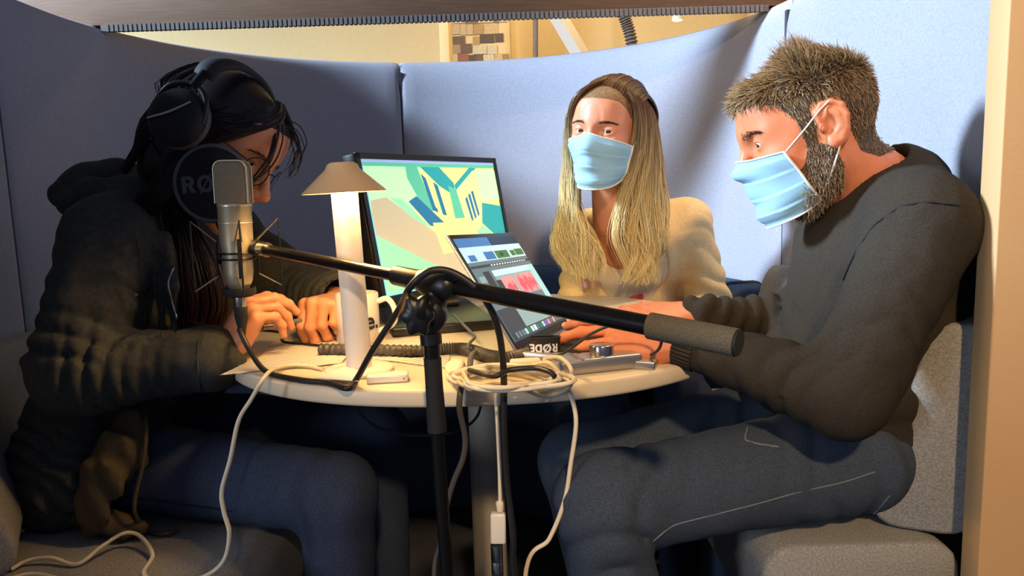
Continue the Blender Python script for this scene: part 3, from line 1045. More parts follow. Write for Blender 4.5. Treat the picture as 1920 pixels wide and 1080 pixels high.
# ribbed conduit
cp = catmull([onz(600, 655, TZ + .011), onz(690, 656, TZ + .011), onz(780, 658, TZ + .011), onz(838, 654, TZ + .011), onz(875, 655, TZ + .011), onz(915, 667, TZ + .011), onz(950, 671, TZ + .011), onz(985, 664, TZ + .011), onz(1020, 652, TZ + .011)], 260)
cr = [0.0092 + 0.0012 * math.sin(i * 2 * math.pi / 4) for i in range(260)]
MB().tube(cp, cr, n=12).build('ribbed_conduit', 'conduit', label='dark ribbed cable conduit lying across the table behind the lamp', cat='conduit')
cable('thin_cord', [onz(850, 590, TZ + .03), onz(882, 622, TZ + .028), onz(890, 632, TZ + .026), onz(880, 644, TZ + .026), onz(878, 652, TZ + .026), onz(889, 662, TZ + .012), onz(903, 668, TZ + .004)], 0.0026, 'grey_cable', 'thin grey cord running from the monitor over the conduit', seg=36)
# coil of white cable
rnd = random.Random(11)
coil = empty('cable_coil', onz(955, 705, TZ), 'tangled coil of white cable lying at the front edge of the table', 'cable coil')
for k in range(9):
    a0 = rnd.uniform(0, 6.28)
    cx, cy = 952 + rnd.uniform(-10, 10), 708 + rnd.uniform(-4, 4)
    ra, rb_ = rnd.uniform(82, 108), rnd.uniform(13, 22)
    hz0 = 0.004 + 0.0020 * k
    P = []
    for t in np.linspace(0, 2 * math.pi * 1.02, 30):
        w_ = 1 + 0.12 * math.sin(3 * t + a0)
        lift = 0.016 * max(0, math.cos(t - 0.1)) ** 2 if k % 2 else 0.004 * math.sin(2 * t + a0)
        P.append(onz(cx + ra * w_ * math.cos(t), cy + rb_ * w_ * math.sin(t), TZ + hz0 + abs(lift)))
    MB().tube(P, 0.0029, n=7, seg=70).build('cable_loop', 'white_cable', coil)
for (x0, y0, x1, y1) in ((1020, 700, 1030, 728), (1040, 690, 1052, 735)):
    P = [onz(x0 - 20, y0 - 16, TZ + .012), onz(x0 + 8, y0 - 20, TZ + .03), onz(x0 + 30, y0, TZ + .028), onz(x1 + 18, y1 - 14, TZ + .02), at(x1 - 5, y1 + 2, 0.955), at(x1 - 40, y1 + 6, 0.955), onz(x1 - 75, y1 - 10, TZ + .01)]
    MB().tube(P, 0.0029, n=7, seg=50).build('cable_loop', 'white_cable', coil)
MB().box(onz(985, 680, TZ + .008), (0.045, 0.016, 0.012), Matrix.Rotation(0.15, 3, 'Z'), bev=0.003).build('plug', 'white_cable', coil)
cable('black_lead', [onz(880, 694, TZ + .026), onz(925, 705, TZ + .034), onz(955, 694, TZ + .038), onz(1000, 690, TZ + .04), onz(1030, 697, TZ + .04), onz(1040, 706, TZ + .036)], 0.0036, 'black_cable', 'short black lead lying on top of the white cable coil', seg=36)
g_ = onz(856, 694, TZ)
MB().lathe([(0.0, 0), (0.014, 0), (0.0155, 0.003), (0.0155, 0.009), (0.013, 0.012), (0.005, 0.013), (0, 0.013)], g_ + np.array([0, 0, 0.0]), (-0.3, -0.5, 1), n=28).build('cable_plug', 'white_cable', label='round white plug beside the cable coil', cat='plug')
# black wrap with printed letters
wc = Vector(onz(1022, 678, TZ))
wrap = empty('cable_wrap', wc, 'black cable wrap with white letters upside down, below the laptop screen', 'cable tie')
wr_ = 31 / FPX * 1.07
wh = 0.030
wz = 0.008
W = []
for t in np.linspace(0, 2 * math.pi, 48, endpoint=False):
    W.append([wc + Vector((wr_ * math.cos(t), wr_ * 0.45 * math.sin(t), z)) * 1 for z in (wz, wz + wh)])
W = np.array(W)
mW = MB().grid(W, closed_u=True)
mW.tube([wc + Vector((wr_ * math.cos(t), wr_ * .45 * math.sin(t), wz + wh)) for t in np.linspace(0, 2 * math.pi, 40)], 0.0012, n=6)
mW.tube([wc + Vector((wr_ * math.cos(t), wr_ * .45 * math.sin(t), wz)) for t in np.linspace(0, 2 * math.pi, 40)], 0.0012, n=6)
mW.build('strap', 'black_matte', wrap)
V, F_ = bold_word('RØDE.', 0.0125)
V = -V                                                # turned upside down
V[:, 2] = 0
tm = MB()
tm.smooth = False
L_ = []
for p in V:
    th = -math.pi / 2 + (p[0] - 0.004) / (wr_ * 0.98)
    L_.append(wc + Vector(((wr_ + 0.0006) * math.cos(th), (wr_ * .45 + 0.0008) * math.sin(th) - 0.0004, wz + wh * .5 + p[1])))
tm._add(L_, F_)
tm.build('lettering', 'print_white', wrap, label='white upside-down letters')

# ------------------------------------------------------------------ audio interface, mouse, mug, papers, card, adapter
i0, i1 = Vector(onz(1046, 709, TZ)), Vector(onz(1206, 691, TZ))
idr = (i1 - i0).normalized()
inr = Vector((-idr.y, idr.x, 0))
Ri = Matrix((idr, inr, Vector((0, 0, 1)))).transposed()
il = (i1 - i0).length
iface = empty('audio_interface', (i0 + i1) / 2, 'flat silver audio interface with a big metal knob on the table', 'audio interface')
ih = 0.021
MB().box((i0 + i1) / 2 + inr * 0.023 + Vector((0, 0, ih / 2 + 0.001)), (il, 0.046, ih), Ri, bev=0.0045, seg=4).build('body', 'silver', iface)
kp = Vector(onz(1141, 668, TZ + ih))
kp = (i0 + i1) / 2 + inr * 0.024 + idr * 0.012 + Vector((0, 0, ih))
MB().lathe([(0.0178, 0.0), (0.0178, 0.014), (0.0172, 0.0152), (0.0158, 0.0155), (0, 0.0155)], kp, n=48).build('knob', 'chrome', iface)
MB().lathe([(0.02, 0.0), (0.02, 0.0008), (0, 0.0009)], kp, n=48).build('knob_ring', 'silver', iface)
cable('breakout_cable', [onz(1040, 672, TZ + .01), at(1075, 650, 1.06), at(1110, 625, 1.03), at(1150, 609, 1.01), at(1200, 602, 1.0), at(1232, 615, 1.0), at(1240, 640, 1.01), at(1230, 660, 1.03), onz(1205, 668, TZ + .006), at(1188, 664, 1.07)], 0.0022, 'black_cable', 'thin black cable arching over the hand from the audio interface', seg=60)
mg = Vector(onz(673, 640, TZ))
mr = 0.0385
mug = empty('mug', mg, 'white mug with black lettering standing behind the lamp', 'mug')
MH_ = 0.088
MB().lathe([(0.0, 0.0), (mr * .92, 0.0), (mr, 0.004), (mr, MH_ - .002), (mr - .0015, MH_), (mr - .0035, MH_ - .001), (mr - .0035, 0.008), (0, 0.006)], mg, n=48).build('cup', 'mug_white', mug)
MB().tube([mg + Vector((mr * .98, -0.004, .072)), mg + Vector((mr + .018, -0.006, .076)), mg + Vector((mr + .030, -0.008, .056)), mg + Vector((mr + .026, -0.008, .032)), mg + Vector((mr * .98, -0.004, .018))], 0.0052, n=12, seg=26).build('handle', 'mug_white', mug)
V, F_ = text_geo('be.', 0.042)
tm = MB()
tm.smooth = False
tm._add([mg + Vector(((mr + .0020) * math.cos(-math.pi / 2 + .60 + p[0] / mr), (mr + .0020) * math.sin(-math.pi / 2 + .60 + p[0] / mr), 0.040 + p[1])) for p in V], F_)
tm.build('lettering', 'ink', mug, label='black printed letters')


def sheet(name, corners, z, label, cat, m='paper', th=0.0006, wav=0.0, group=None):
    c = [np.array(onz(x, y, z)) for x, y in corners]
    n = 12
    top = np.array([[(c[0] * (1 - u) + c[1] * u) * (1 - v) + (c[3] * (1 - u) + c[2] * u) * v + np.array([0, 0, wav * math.sin(5 * u + 2 * v) ** 2]) for u in np.linspace(0, 1, n)] for v in np.linspace(0, 1, n)])
    bot = top - np.array([0, 0, th])
    m_ = MB().grid(top).grid(bot)
    for e in (np.array([top[0], bot[0]]), np.array([top[-1], bot[-1]]), np.array([top[:, 0], bot[:, 0]]), np.array([top[:, -1], bot[:, -1]])): m_.grid(e)
    return m_.build(name, m, label=label, cat=cat, group=group)


mat('printed_paper', (236, 230, 214), 0.7)
sp_ = MATS['printed_paper'].node_tree                  # faint printed text lines
tc_ = sp_.nodes.new('ShaderNodeTexCoord')
wv = sp_.nodes.new('ShaderNodeTexWave')
wv.inputs['Scale'].default_value = 26
wv.inputs['Distortion'].default_value = 0.6
mpn = sp_.nodes.new('ShaderNodeMapping')
mpn.inputs['Rotation'].default_value = (0, 0, 1.05)
sp_.links.new(tc_.outputs['Object'], mpn.inputs['Vector'])
sp_.links.new(mpn.outputs['Vector'], wv.inputs['Vector'])
rpn = sp_.nodes.new('ShaderNodeValToRGB')
rpn.color_ramp.elements[0].position = 0.12
rpn.color_ramp.elements[0].color = (*lin((168, 158, 142)), 1)
rpn.color_ramp.elements[1].position = 0.30
rpn.color_ramp.elements[1].color = (*lin((236, 230, 214)), 1)
sp_.links.new(wv.outputs['Fac'], rpn.inputs['Fac'])
sp_.links.new(rpn.outputs['Color'], sp_.nodes['Principled BSDF'].inputs['Base Color'])
sheet('paper_sheet', [(412, 703), (640, 682), (690, 622), (520, 655)], TZ + 0.0016, 'printed script sheet under the reading hands on the table edge', 'paper', 'printed_paper', wav=0.0012)
sheet('paper_sheet', [(690, 672), (838, 690), (850, 640), (735, 640)], TZ + 0.0016, 'printed sheet lying between the lamp and the monitor base', 'paper', 'printed_paper', wav=0.0008)
sheet('card', [(591, 708), (672, 714), (664, 684), (650, 686)], TZ + 0.010, 'small white folded card at the foot of the lamp', 'card', 'paper', th=0.001)
a0_, a1_ = Vector(onz(687, 722, TZ)), Vector(onz(766, 717, TZ))
adr = (a1_ - a0_).normalized()
Ra = Matrix((adr, Vector((-adr.y, adr.x, 0)), Vector((0, 0, 1)))).transposed()
adap = empty('power_adapter', (a0_ + a1_) / 2, 'flat white power adapter lying right of the lamp foot', 'adapter')
MB().box((a0_ + a1_) / 2 + Vector((-adr.y, adr.x, 0)) * 0.014 + Vector((0, 0, .006)), ((a1_ - a0_).length, 0.028, 0.011), Ra, bev=0.003, seg=3).build('case', 'mug_white', adap)
MB().lathe([(0.001, 0), (0.001, 0.0004), (0, 0.0005)], a1_ - adr * 0.006 + Vector((adr.y, -adr.x, 0)) * 0.0004 + Vector((0, 0, .006)), (adr.y, -adr.x, 0), n=10).build('indicator', 'ink', adap)

# ------------------------------------------------------------------ room behind the booth
colm = MB().box((*(at(836, 60, 4.5)[:2]), 1.5), (0.055, 0.3, 2.98), bev=0.004).build('pillar', 'cream_wall', label='cream pillar standing behind the booth', cat='pillar')
cb = empty('photo_wall', at(895, 110, 4.9), 'board covered with small photographs behind the booth', 'photo board')
rnd = random.Random(5)
MB().box(at(898, 60, 4.98), (0.40, 0.02, 0.62)).build('board', 'cream_wall', cb)
pcols = [(176, 146, 112), (120, 96, 76), (214, 184, 140), (160, 104, 84), (140, 118, 104), (226, 204, 168), (98, 84, 76), (186, 154, 106)]
for i, c in enumerate(pcols): mat('photo_%d' % i, c, 0.6, var=0.45, vscale=45)
ph = bpy.data.meshes.new('photo')
mB = MB()
mB.box((0, 0, 0), (1, 1, 1))
ph.from_pydata(mB.v, [], mB.f)
c = at(898, 60, 4.98)
zrow = c[2] - .29
while zrow < c[2] + .30:
    hgt = rnd.uniform(.045, .085)
    x = c[0] - .195 + rnd.uniform(0, .02)
    while x < c[0] + .15:
        wid = rnd.uniform(.035, .10)
        if rnd.random() > .1 and x + wid < c[0] + .2:
            o = bpy.data.objects.new('photo', ph.copy())
            o.data.materials.append(MATS['photo_%d' % rnd.randrange(8)])
            col.objects.link(o)
            o.parent = cb
            o.matrix_parent_inverse = Matrix.Translation(-Vector(cb.location))
            o.location = (x + wid / 2, 4.966 - .003 * rnd.random(), zrow + hgt / 2 + rnd.uniform(-.008, .008))
            o.scale = (wid * .94, 0.004, hgt * .92)
        x += wid
    zrow += hgt
MB().tube([at(1004, 140, 4.6), at(1004, -60, 4.6)], 0.016, n=14).build('metal_pole', 'rib_grey', label='thin metal pole rising behind the booth', cat='pole')
p0, p1 = at(1040, 20, 4.4), at(1105, 130, 4.4)
MB().tube([p0, p1], 0.05, n=4).build('slanted_beam', 'mug_white', label='white slanted beam behind the booth', cat='beam')
dp = catmull([np.array([at(1140, -60, 4.4)[0] - .02, 4.4, 3.0]), at(1150, -30, 4.4), at(1168, 25, 4.4), at(1180, 60, 4.4), at(1190, 110, 4.4)], 150)
MB().tube(dp, [0.032 + 0.006 * math.sin(i * 1.25) for i in range(150)], n=14).build('flexible_duct', 'rib_grey', label='corrugated grey duct hanging behind the booth', cat='duct')
sl = empty('ceiling_spotlight', at(1270, 0, 4.4), 'small lit spotlight hanging on a thin rod', 'spotlight')
MB().tube([at(1272, -140, 4.4), at(1270, 18, 4.4)], 0.008, n=8).build('rod', 'mug_white', sl)
MB().lathe([(0.0, 0.06), (0.018, 0.06), (0.034, 0.0), (0.030, 0.0), (0.012, 0.05), (0.0, 0.05)], at(1270, 38, 4.4), n=24).build('shade', 'mug_white', sl)
emissive('spot_bulb', (255, 214, 150), 14.0)
MB().sphere(at(1270, 34, 4.4), 0.02, 12).build('bulb', 'spot_bulb', sl)
MB().box(at(1330, 30, 5.45), (0.9, 0.06, 0.16)).build('wood_beam', 'roof_wood', label='brown wooden beam under the far ceiling', cat='beam')
# ------------------------------------------------------------------ implicit surfaces for bodies and clothes
class SDF:
    def __init__(s, lo, hi, h):
        s.lo, s.h = np.array(lo, float), h
        n = np.ceil((np.array(hi, float) - s.lo) / h).astype(int) + 1
        s.ax = [(s.lo[i] + h * np.arange(n[i])).astype(np.float32) for i in range(3)]
        s.D = np.full(n, 0.06, np.float32)

    def sub(s, lo, hi):
        sl = []
        for i in range(3):
            a = max(0, int((lo[i] - s.lo[i]) / s.h) - 1)
            b = min(len(s.ax[i]), int((hi[i] - s.lo[i]) / s.h) + 3)
            if b <= a: return None
            sl.append(slice(a, b))
        return tuple(sl), s.ax[0][sl[0]][:, None, None], s.ax[1][sl[1]][None, :, None], s.ax[2][sl[2]][None, None, :]

    def put(s, sl, d, k, op):
        D = s.D[sl]
        if op == 'add':
            if k > 0:
                h = np.clip(.5 + .5 * (d - D) / k, 0, 1)
                s.D[sl] = d * (1 - h) + D * h - k * h * (1 - h)
            else: s.D[sl] = np.minimum(D, d)
        else:
            if k > 0:
                h = np.clip(.5 - .5 * (-d - D) / k, 0, 1)
                s.D[sl] = -d * (1 - h) + D * h + k * h * (1 - h)
            else: s.D[sl] = np.maximum(D, -d)

    def cap(s, a, b, ra, rb=None, k=0.02, sq=None, op='add'):
        """rounded cone from a to b; sq=(axis, f): squeeze f>1 / stretch f<1 across that axis"""
        a, b = np.array(a, float), np.array(b, float)
        rb = ra if rb is None else rb
        R = max(ra, rb) / (min(1, sq[1]) if sq else 1) + k + 0.012
        q = s.sub(np.minimum(a, b) - R, np.maximum(a, b) + R)
        if q is None: return s
        sl, X, Y, Z = q
        ab = b - a
        L2 = ab @ ab + 1e-12
        t = np.clip(((X - a[0]) * ab[0] + (Y - a[1]) * ab[1] + (Z - a[2]) * ab[2]) / L2, 0, 1)
        vx, vy, vz = X - a[0] - t * ab[0], Y - a[1] - t * ab[1], Z - a[2] - t * ab[2]
        if sq:
            n = np.array(sq[0], float)
            n /= np.linalg.norm(n)
            m = (vx * n[0] + vy * n[1] + vz * n[2]) * (sq[1] - 1)
            vx, vy, vz = vx + m * n[0], vy + m * n[1], vz + m * n[2]
        d = np.sqrt(vx * vx + vy * vy + vz * vz) - (ra + (rb - ra) * t)
        s.put(sl, d.astype(np.float32), k, op)
        return s

    def chain(s, P, R, k=0.02, **kw):
        for i in range(len(P) - 1):
            s.cap(P[i], P[i + 1], R[i] if not np.isscalar(R) else R, R[i + 1] if not np.isscalar(R) else R, k, **kw)
        return s

    def ell(s, c, r, k=0.02, M=None, op='add'):
        c, r = np.array(c, float), np.array(r, float)
        R = r.max() + k + 0.012
        q = s.sub(c - R, c + R)
        if q is None: return s
        sl, X, Y, Z = q
        x, y, z = X - c[0], Y - c[1], Z - c[2]
        if M is not None:
            x, y, z = (M[0, 0] * x + M[1, 0] * y + M[2, 0] * z, M[0, 1] * x + M[1, 1] * y + M[2, 1] * z, M[0, 2] * x + M[1, 2] * y + M[2, 2] * z)
        k0 = np.sqrt((x / r[0]) ** 2 + (y / r[1]) ** 2 + (z / r[2]) ** 2)
        k1 = np.sqrt((x / r[0] ** 2) ** 2 + (y / r[1] ** 2) ** 2 + (z / r[2] ** 2) ** 2) + 1e-9
        s.put(sl, (k0 * (k0 - 1) / k1).astype(np.float32), k, op)
        return s

    def plane(s, p, n, k=0.006):
        """keep the side n points away from"""
        n = np.array(n, float)
        n /= np.linalg.norm(n)
        X, Y, Z = s.ax[0][:, None, None], s.ax[1][None, :, None], s.ax[2][None, None, :]
        d = (X - p[0]) * n[0] + (Y - p[1]) * n[1] + (Z - p[2]) * n[2]
        h = np.clip(.5 - .5 * (d - s.D) / k, 0, 1)
        s.D = (d * (1 - h) + s.D * h + k * h * (1 - h)).astype(np.float32)
        return s

    def disp(s, fn, band=0.03):
        idx = np.nonzero(np.abs(s.D) < band)
        x, y, z = s.ax[0][idx[0]], s.ax[1][idx[1]], s.ax[2][idx[2]]
        s.D[idx] += fn(x, y, z).astype(np.float32)
        return s

    def fold(s, a, b, ra, rb, t0, t1, a0, a1, r=0.007, ref=(0, 0, 1), k=0.009, out=0.75):
        """cloth ridge running round a limb a-b from angle a0 to a1 while sliding from t0 to t1"""
        a, b = np.array(a, float), np.array(b, float)
        w = (b - a) / np.linalg.norm(b - a)
        u = np.array(ref, float)
        u -= w * (u @ w)
        u /= np.linalg.norm(u)
        v = np.cross(w, u)
        P = []
        for f in np.linspace(0, 1, 7):
            t, an = t0 + (t1 - t0) * f, math.radians(a0 + (a1 - a0) * f)
            rad = ra + (rb - ra) * t - r * (1 - out) - 0.006 * abs(2 * f - 1) ** 2
            P.append(a + (b - a) * t + rad * (math.cos(an) * u + math.sin(an) * v))
        R = [r * (1 - 0.6 * abs(2 * f - 1)) for f in np.linspace(0, 1, 7)]
        return s.chain(P, R, k)

    def creases(s, a, b, rad, n, amp, twist=0.4, env=None, seed=0, ref=(0, 0, 1), sharp=.75):
        """irregular cloth creases round a limb a-b: bulges with narrow valleys between them"""
        a, b = np.array(a, float), np.array(b, float)
        L = np.linalg.norm(b - a)
        w = (b - a) / L
        u = np.array(ref, float)
        u -= w * (u @ w)
        u /= np.linalg.norm(u)
        v = np.cross(w, u)
        f1, f2 = waves(seed, 22), waves(seed + 50, 16)
        q = s.sub(np.minimum(a, b) - rad * 1.6, np.maximum(a, b) + rad * 1.6)
        if q is None: return s
        sl = q[0]
        D = s.D[sl]
        idx = np.nonzero(np.abs(D) < .022)
        x, y, z = q[1][idx[0], 0, 0], q[2][0, idx[1], 0], q[3][0, 0, idx[2]]
        p = np.stack([x - a[0], y - a[1], z - a[2]], 1)
        t = p @ w / L
        r = np.linalg.norm(p - (t * L)[:, None] * w, axis=1)
        an = np.arctan2(p @ v, p @ u)
        e = np.exp(-np.maximum(0, r - rad * 1.15) / .012) * np.clip((t + .12) / .12, 0, 1) * np.clip((1.10 - t) / .10, 0, 1)
        if env is not None: e = e * np.interp(t, *env)
        ph = n * math.pi * (t + .10 * f1(x, y, z)) + twist * np.sin(an + 1.2 * f2(x, y, z)) * math.pi
        h_ = np.abs(np.sin(ph)) ** sharp * (.55 + .45 * f2(y * 1.3, z, x))
        D = D.copy()
        D[idx] += (amp * e * (.45 - h_)).astype(np.float32)
        s.D[sl] = D
        return s

    def mesh(s):
        D = s.D
        sg = D < 0
        n = np.array(D.shape) - 1
        cnt = np.zeros(n, np.int8)
        offs = [(i, j, k) for i in (0, 1) for j in (0, 1) for k in (0, 1)]
        for o in offs: cnt += sg[o[0]:o[0] + n[0], o[1]:o[1] + n[1], o[2]:o[2] + n[2]]
        I = np.argwhere((cnt > 0) & (cnt < 8))
        val = np.stack([D[I[:, 0] + o[0], I[:, 1] + o[1], I[:, 2] + o[2]] for o in offs], 1)
        acc, num = np.zeros((len(I), 3)), np.zeros(len(I))
        for e0 in range(8):
            for e1 in range(e0 + 1, 8):
                df = np.array(offs[e1]) - np.array(offs[e0])
                if np.abs(df).sum() != 1: continue
                d0, d1 = val[:, e0], val[:, e1]
                m = (d0 < 0) != (d1 < 0)
                t = np.where(m, d0 / np.where(m, d0 - d1, 1), 0)
                acc += np.where(m[:, None], np.array(offs[e0]) + t[:, None] * df, 0)
                num += m
        V = s.lo + s.h * (I + acc / num[:, None])
        ix = np.full(n, -1, np.int64)
        ix[I[:, 0], I[:, 1], I[:, 2]] = np.arange(len(I))
        Q = []
        for ax in range(3):
            b, c = [(1, 2), (2, 0), (0, 1)][ax]
            sa, sb = [slice(None)] * 3, [slice(None)] * 3
            sa[ax], sb[ax] = slice(0, -1), slice(1, None)
            s0, s1 = sg[tuple(sa)], sg[tuple(sb)]
            G = np.argwhere(s0 != s1)
            G = G[(G[:, b] > 0) & (G[:, c] > 0) & (G[:, b] < n[b]) & (G[:, c] < n[c])]
            fl = s0[G[:, 0], G[:, 1], G[:, 2]]
            eb, ec = np.eye(3, dtype=int)[b], np.eye(3, dtype=int)[c]
            q = np.stack([ix[tuple((G - eb - ec).T)], ix[tuple((G - ec).T)], ix[tuple(G.T)], ix[tuple((G - eb).T)]], 1)
            q[~fl] = q[~fl][:, ::-1]
            Q.append(q)
        Q = np.vstack(Q)
        return V, Q[(Q >= 0).all(1)]


def smooth_mesh(V, Q, it=2, lam=0.5):
    for _ in range(it):
        acc, cn = np.zeros_like(V), np.zeros(len(V))
        for i in range(4):
            for j in (1, 3):
                np.add.at(acc, Q[:, i], V[Q[:, (i + j) % 4]])
                np.add.at(cn, Q[:, i], 1)
        m = cn > 0
        V[m] += lam * (acc[m] / cn[m, None] - V[m])
    return V


def vert_normals(V, Q):
    fn = np.cross(V[Q[:, 2]] - V[Q[:, 0]], V[Q[:, 3]] - V[Q[:, 1]])
    N = np.zeros_like(V)
    for i in range(4): np.add.at(N, Q[:, i], fn)
    return N / (np.linalg.norm(N, axis=1)[:, None] + 1e-12)


def waves(seed, freq, n=6):
    r = np.random.default_rng(seed)
    K, ph = r.normal(size=(n, 3)) * freq, r.uniform(0, 6.28, n)
    K2, p2 = r.normal(size=(n, 3)) * freq * .5, r.uniform(0, 6.28, n)

    def f(x, y, z):
        o = 0
        for i in range(n):
            w = 1.3 * np.sin(K2[i, 0] * x + K2[i, 1] * y + K2[i, 2] * z + p2[i])
            o = o + np.sin(K[i, 0] * x + K[i, 1] * y + K[i, 2] * z + ph[i] + w)
        return o / n
    return f


def basis(yaw, pitch, roll):
    y, p, r = map(math.radians, (yaw, pitch, roll))
    fw = np.array([math.cos(y) * math.cos(p), math.sin(y) * math.cos(p), math.sin(p)])
    l = np.array([-math.sin(y), math.cos(y), 0])
    up = np.cross(fw, l)
    return np.array([fw, math.cos(r) * l + math.sin(r) * up, math.cos(r) * up - math.sin(r) * l]).T


class Parts:
    """several surfaces of one body joined into one mesh"""

    def __init__(s): s.V, s.Q, s.M, s.n = [], [], [], 0

    def add(s, V, Q, m=0):
        s.V.append(V)
        s.Q.append(Q + s.n)
        s.M.append(np.full(len(Q), m) if np.isscalar(m) else m)
        s.n += len(V)

    def build(s, name, mats, parent, **kw):
        me = np_mesh(name, np.vstack(s.V), np.vstack(s.Q))
        M = np.concatenate(s.M).astype(np.int32)
        if len(me.polygons) == len(M): me.polygons.foreach_set('material_index', M)
        return link(name, me, mats, parent, **kw)


def sdf_obj(name, sdf, m, parent, it=1, **kw):
    V, Q = sdf.mesh()
    V = smooth_mesh(V, Q, it, 0.4)
    return link(name, np_mesh(name, V, Q), m, parent, **kw)


def ray_hit(sdf, x, y, lift=.001, y0=.7, y1=2.3):
    """point of a field's surface seen at pixel (x, y)"""
    v = ray(x, y)
    v = v / v[1]
    T = np.arange(y0, y1, .0015)
    P = CAM + T[:, None] * v
    I = np.round((P - sdf.lo) / sdf.h).astype(int)
    ok = ((I >= 0) & (I < np.array(sdf.D.shape))).all(1)
    I = np.clip(I, 0, np.array(sdf.D.shape) - 1)
    k = np.nonzero(ok & (sdf.D[I[:, 0], I[:, 1], I[:, 2]] < 0))[0]
    return P[k[0]] - v / np.linalg.norm(v) * lift if len(k) else None


def seam(sdf, pts, r, name, m, parent, lift=.001, n=24, **kw):
    A = np.array(pts, float)
    t = np.linspace(0, len(A) - 1, n)
    Q = [ray_hit(sdf, np.interp(q, np.arange(len(A)), A[:, 0]), np.interp(q, np.arange(len(A)), A[:, 1]), lift) for q in t]
    Q = [q for q in Q if q is not None]
    keep = Q[:1]
    for q in Q[1:]:
        if np.linalg.norm(q - keep[-1]) < .06: keep.append(q)
    if len(keep) < 4: return None
    P = np.array(keep)
    P[1:-1] = (P[:-2] + 2 * P[1:-1] + P[2:]) / 4
    return MB().tube(P, r, n=6).build(name, m, parent, **kw)


# ------------------------------------------------------------------ heads
def head_sdf(h=0.0018, jaw=1.0, neck=None, nr=0.055, eye_open=0.0045, nose=1.0, brow=1.0, cheek=1.0):
    lo, hi = np.array([-.125, -.10, -.20]), np.array([.145, .10, .135])
    if neck is not None:
        lo = np.minimum(lo, np.array(neck) - nr - .02)
        hi = np.maximum(hi, np.array(neck) + nr + .02)
        lo[2] = max(lo[2], -0.26)
    s = SDF(lo, hi, h)
    s.ell((-.012, 0, .035), (.094, .074, .083), 0)
    s.ell((.030, 0, .000), (.062, .063, .080), .03)
    s.ell((.036, 0, -.070), (.050 * jaw, .050 * jaw, .046), .03)
    for q in (1, -1):
        s.cap((.005, q * .052 * jaw, -.055), (.078, q * .016, -.105), .014 * jaw, .013, .03)
        s.ell((.056, q * .040, -.026), (.021 * cheek, .017, .017), .036)
        s.cap((.088, q * .010, .020), (.068, q * .046, .018), .0100 * brow, .0065, .026)
    s.ell((.086, 0, -.106), (.015 * jaw, .018 * jaw, .014), .02)
    s.ell((.062, 0, .055), (.036, .050, .035), .03)
    # nose
    s.cap((.092, 0, .012), (.113 * nose + .0, 0, -.030), .0070, .0095, .012)
    s.ell((.114 * nose, 0, -.034), (.0105, .0098, .009), .008)
    for q in (1, -1):
        s.ell((.103, q * .0125, -.038), (.0105, .0068, .0075), .007)
    s.cap((.096, 0, -.050), (.096, 0, -.058), .010, .011, .014)
    # lips
    s.cap((.093, -.020, -.0665), (.093, .020, -.0665), .0042, .0042, .008)
    s.cap((.103, -.009, -.0640), (.103, .009, -.0640), .0048, .0048, .008)
    s.cap((.102, -.008, -.0735), (.102, .008, -.0735), .0058, .0058, .008)
    s.cap((.110, -.016, -.0688), (.110, .016, -.0688), .0022, .0022, .004, op='cut')
    for q in (1, -1):
        s.ell((.103, q * .033, .003), (.019, .018, .012), .014, op='cut')
        s.ell((.0755, q * .0325, .003), (.0150, .0155, .0150), .004)
        s.ell((.0935, q * .0330, .0022), (.013, .0135, eye_open), .0025, op='cut')
        s.ell((.104, q * .0062, -.0435), (.004, .0036, .004), .003, op='cut')
        # ear
        M = np.array(Matrix.Rotation(-q * 0.35, 3, 'Z') @ Matrix.Rotation(0.15, 3, 'Y'))
        s.ell((-.014, q * .0765, -.002), (.020, .0075, .031), .006, M)
        s.ell((-.010, q * .0840, -.004), (.0115, .0075, .0175), .004, M, op='cut')
        E = [(.004, .006), (.004, .020), (-.004, .030), (-.018, .031), (-.030, .022), (-.033, .006), (-.029, -.012), (-.019, -.026), (-.008, -.030)]
        s.chain([(a, q * (.0775 - .22 * (a + .01)), b) for a, b in E], .0042, .003)
        s.chain([(a, q * (.0785 - .2 * (a + .01)), b) for a, b in [(-.012, .020), (-.022, .010), (-.021, -.008), (-.013, -.016)]], .0032, .004)
        s.ell((-.008, q * .078, -.026), (.008, .0055, .009), .005)
        s.ell((.002, q * .078, -.004), (.005, .004, .006), .004)
    if neck is not None:
        s.cap((-.020, 0, -.050), neck, nr, nr * 1.06, .035)
    return s


def place_head(M, pos, sc, V):
    return pos + sc * (V @ M.T)


def eyes(parent, M, pos, sc, gaze=(0, 0), iris='iris'):
    for q in (1, -1):
        c = pos + sc * (M @ np.array([.0752, q * .0325, .003]))
        R = Matrix(M.tolist())
        e = MB().sphere(c, 0.0126 * sc, 20).build('eyeball', 'eye_white', parent)
        d = np.array([1, gaze[0], gaze[1]])
        d = M @ (d / np.linalg.norm(d))
        pr = []
        for rad, hgt in ((0.0064, .01092), (0.0057, .0115), (0.0035, .0126), (0.0, .0129)): pr.append((rad * sc, hgt * sc))
        MB().lathe(pr, c, d, n=20).build('iris', iris, e)
        pr = [(0.0026 * sc, .01285 * sc), (0.0, .0131 * sc)]
        MB().lathe(pr, c, d, n=14).build('pupil', 'ink', e)


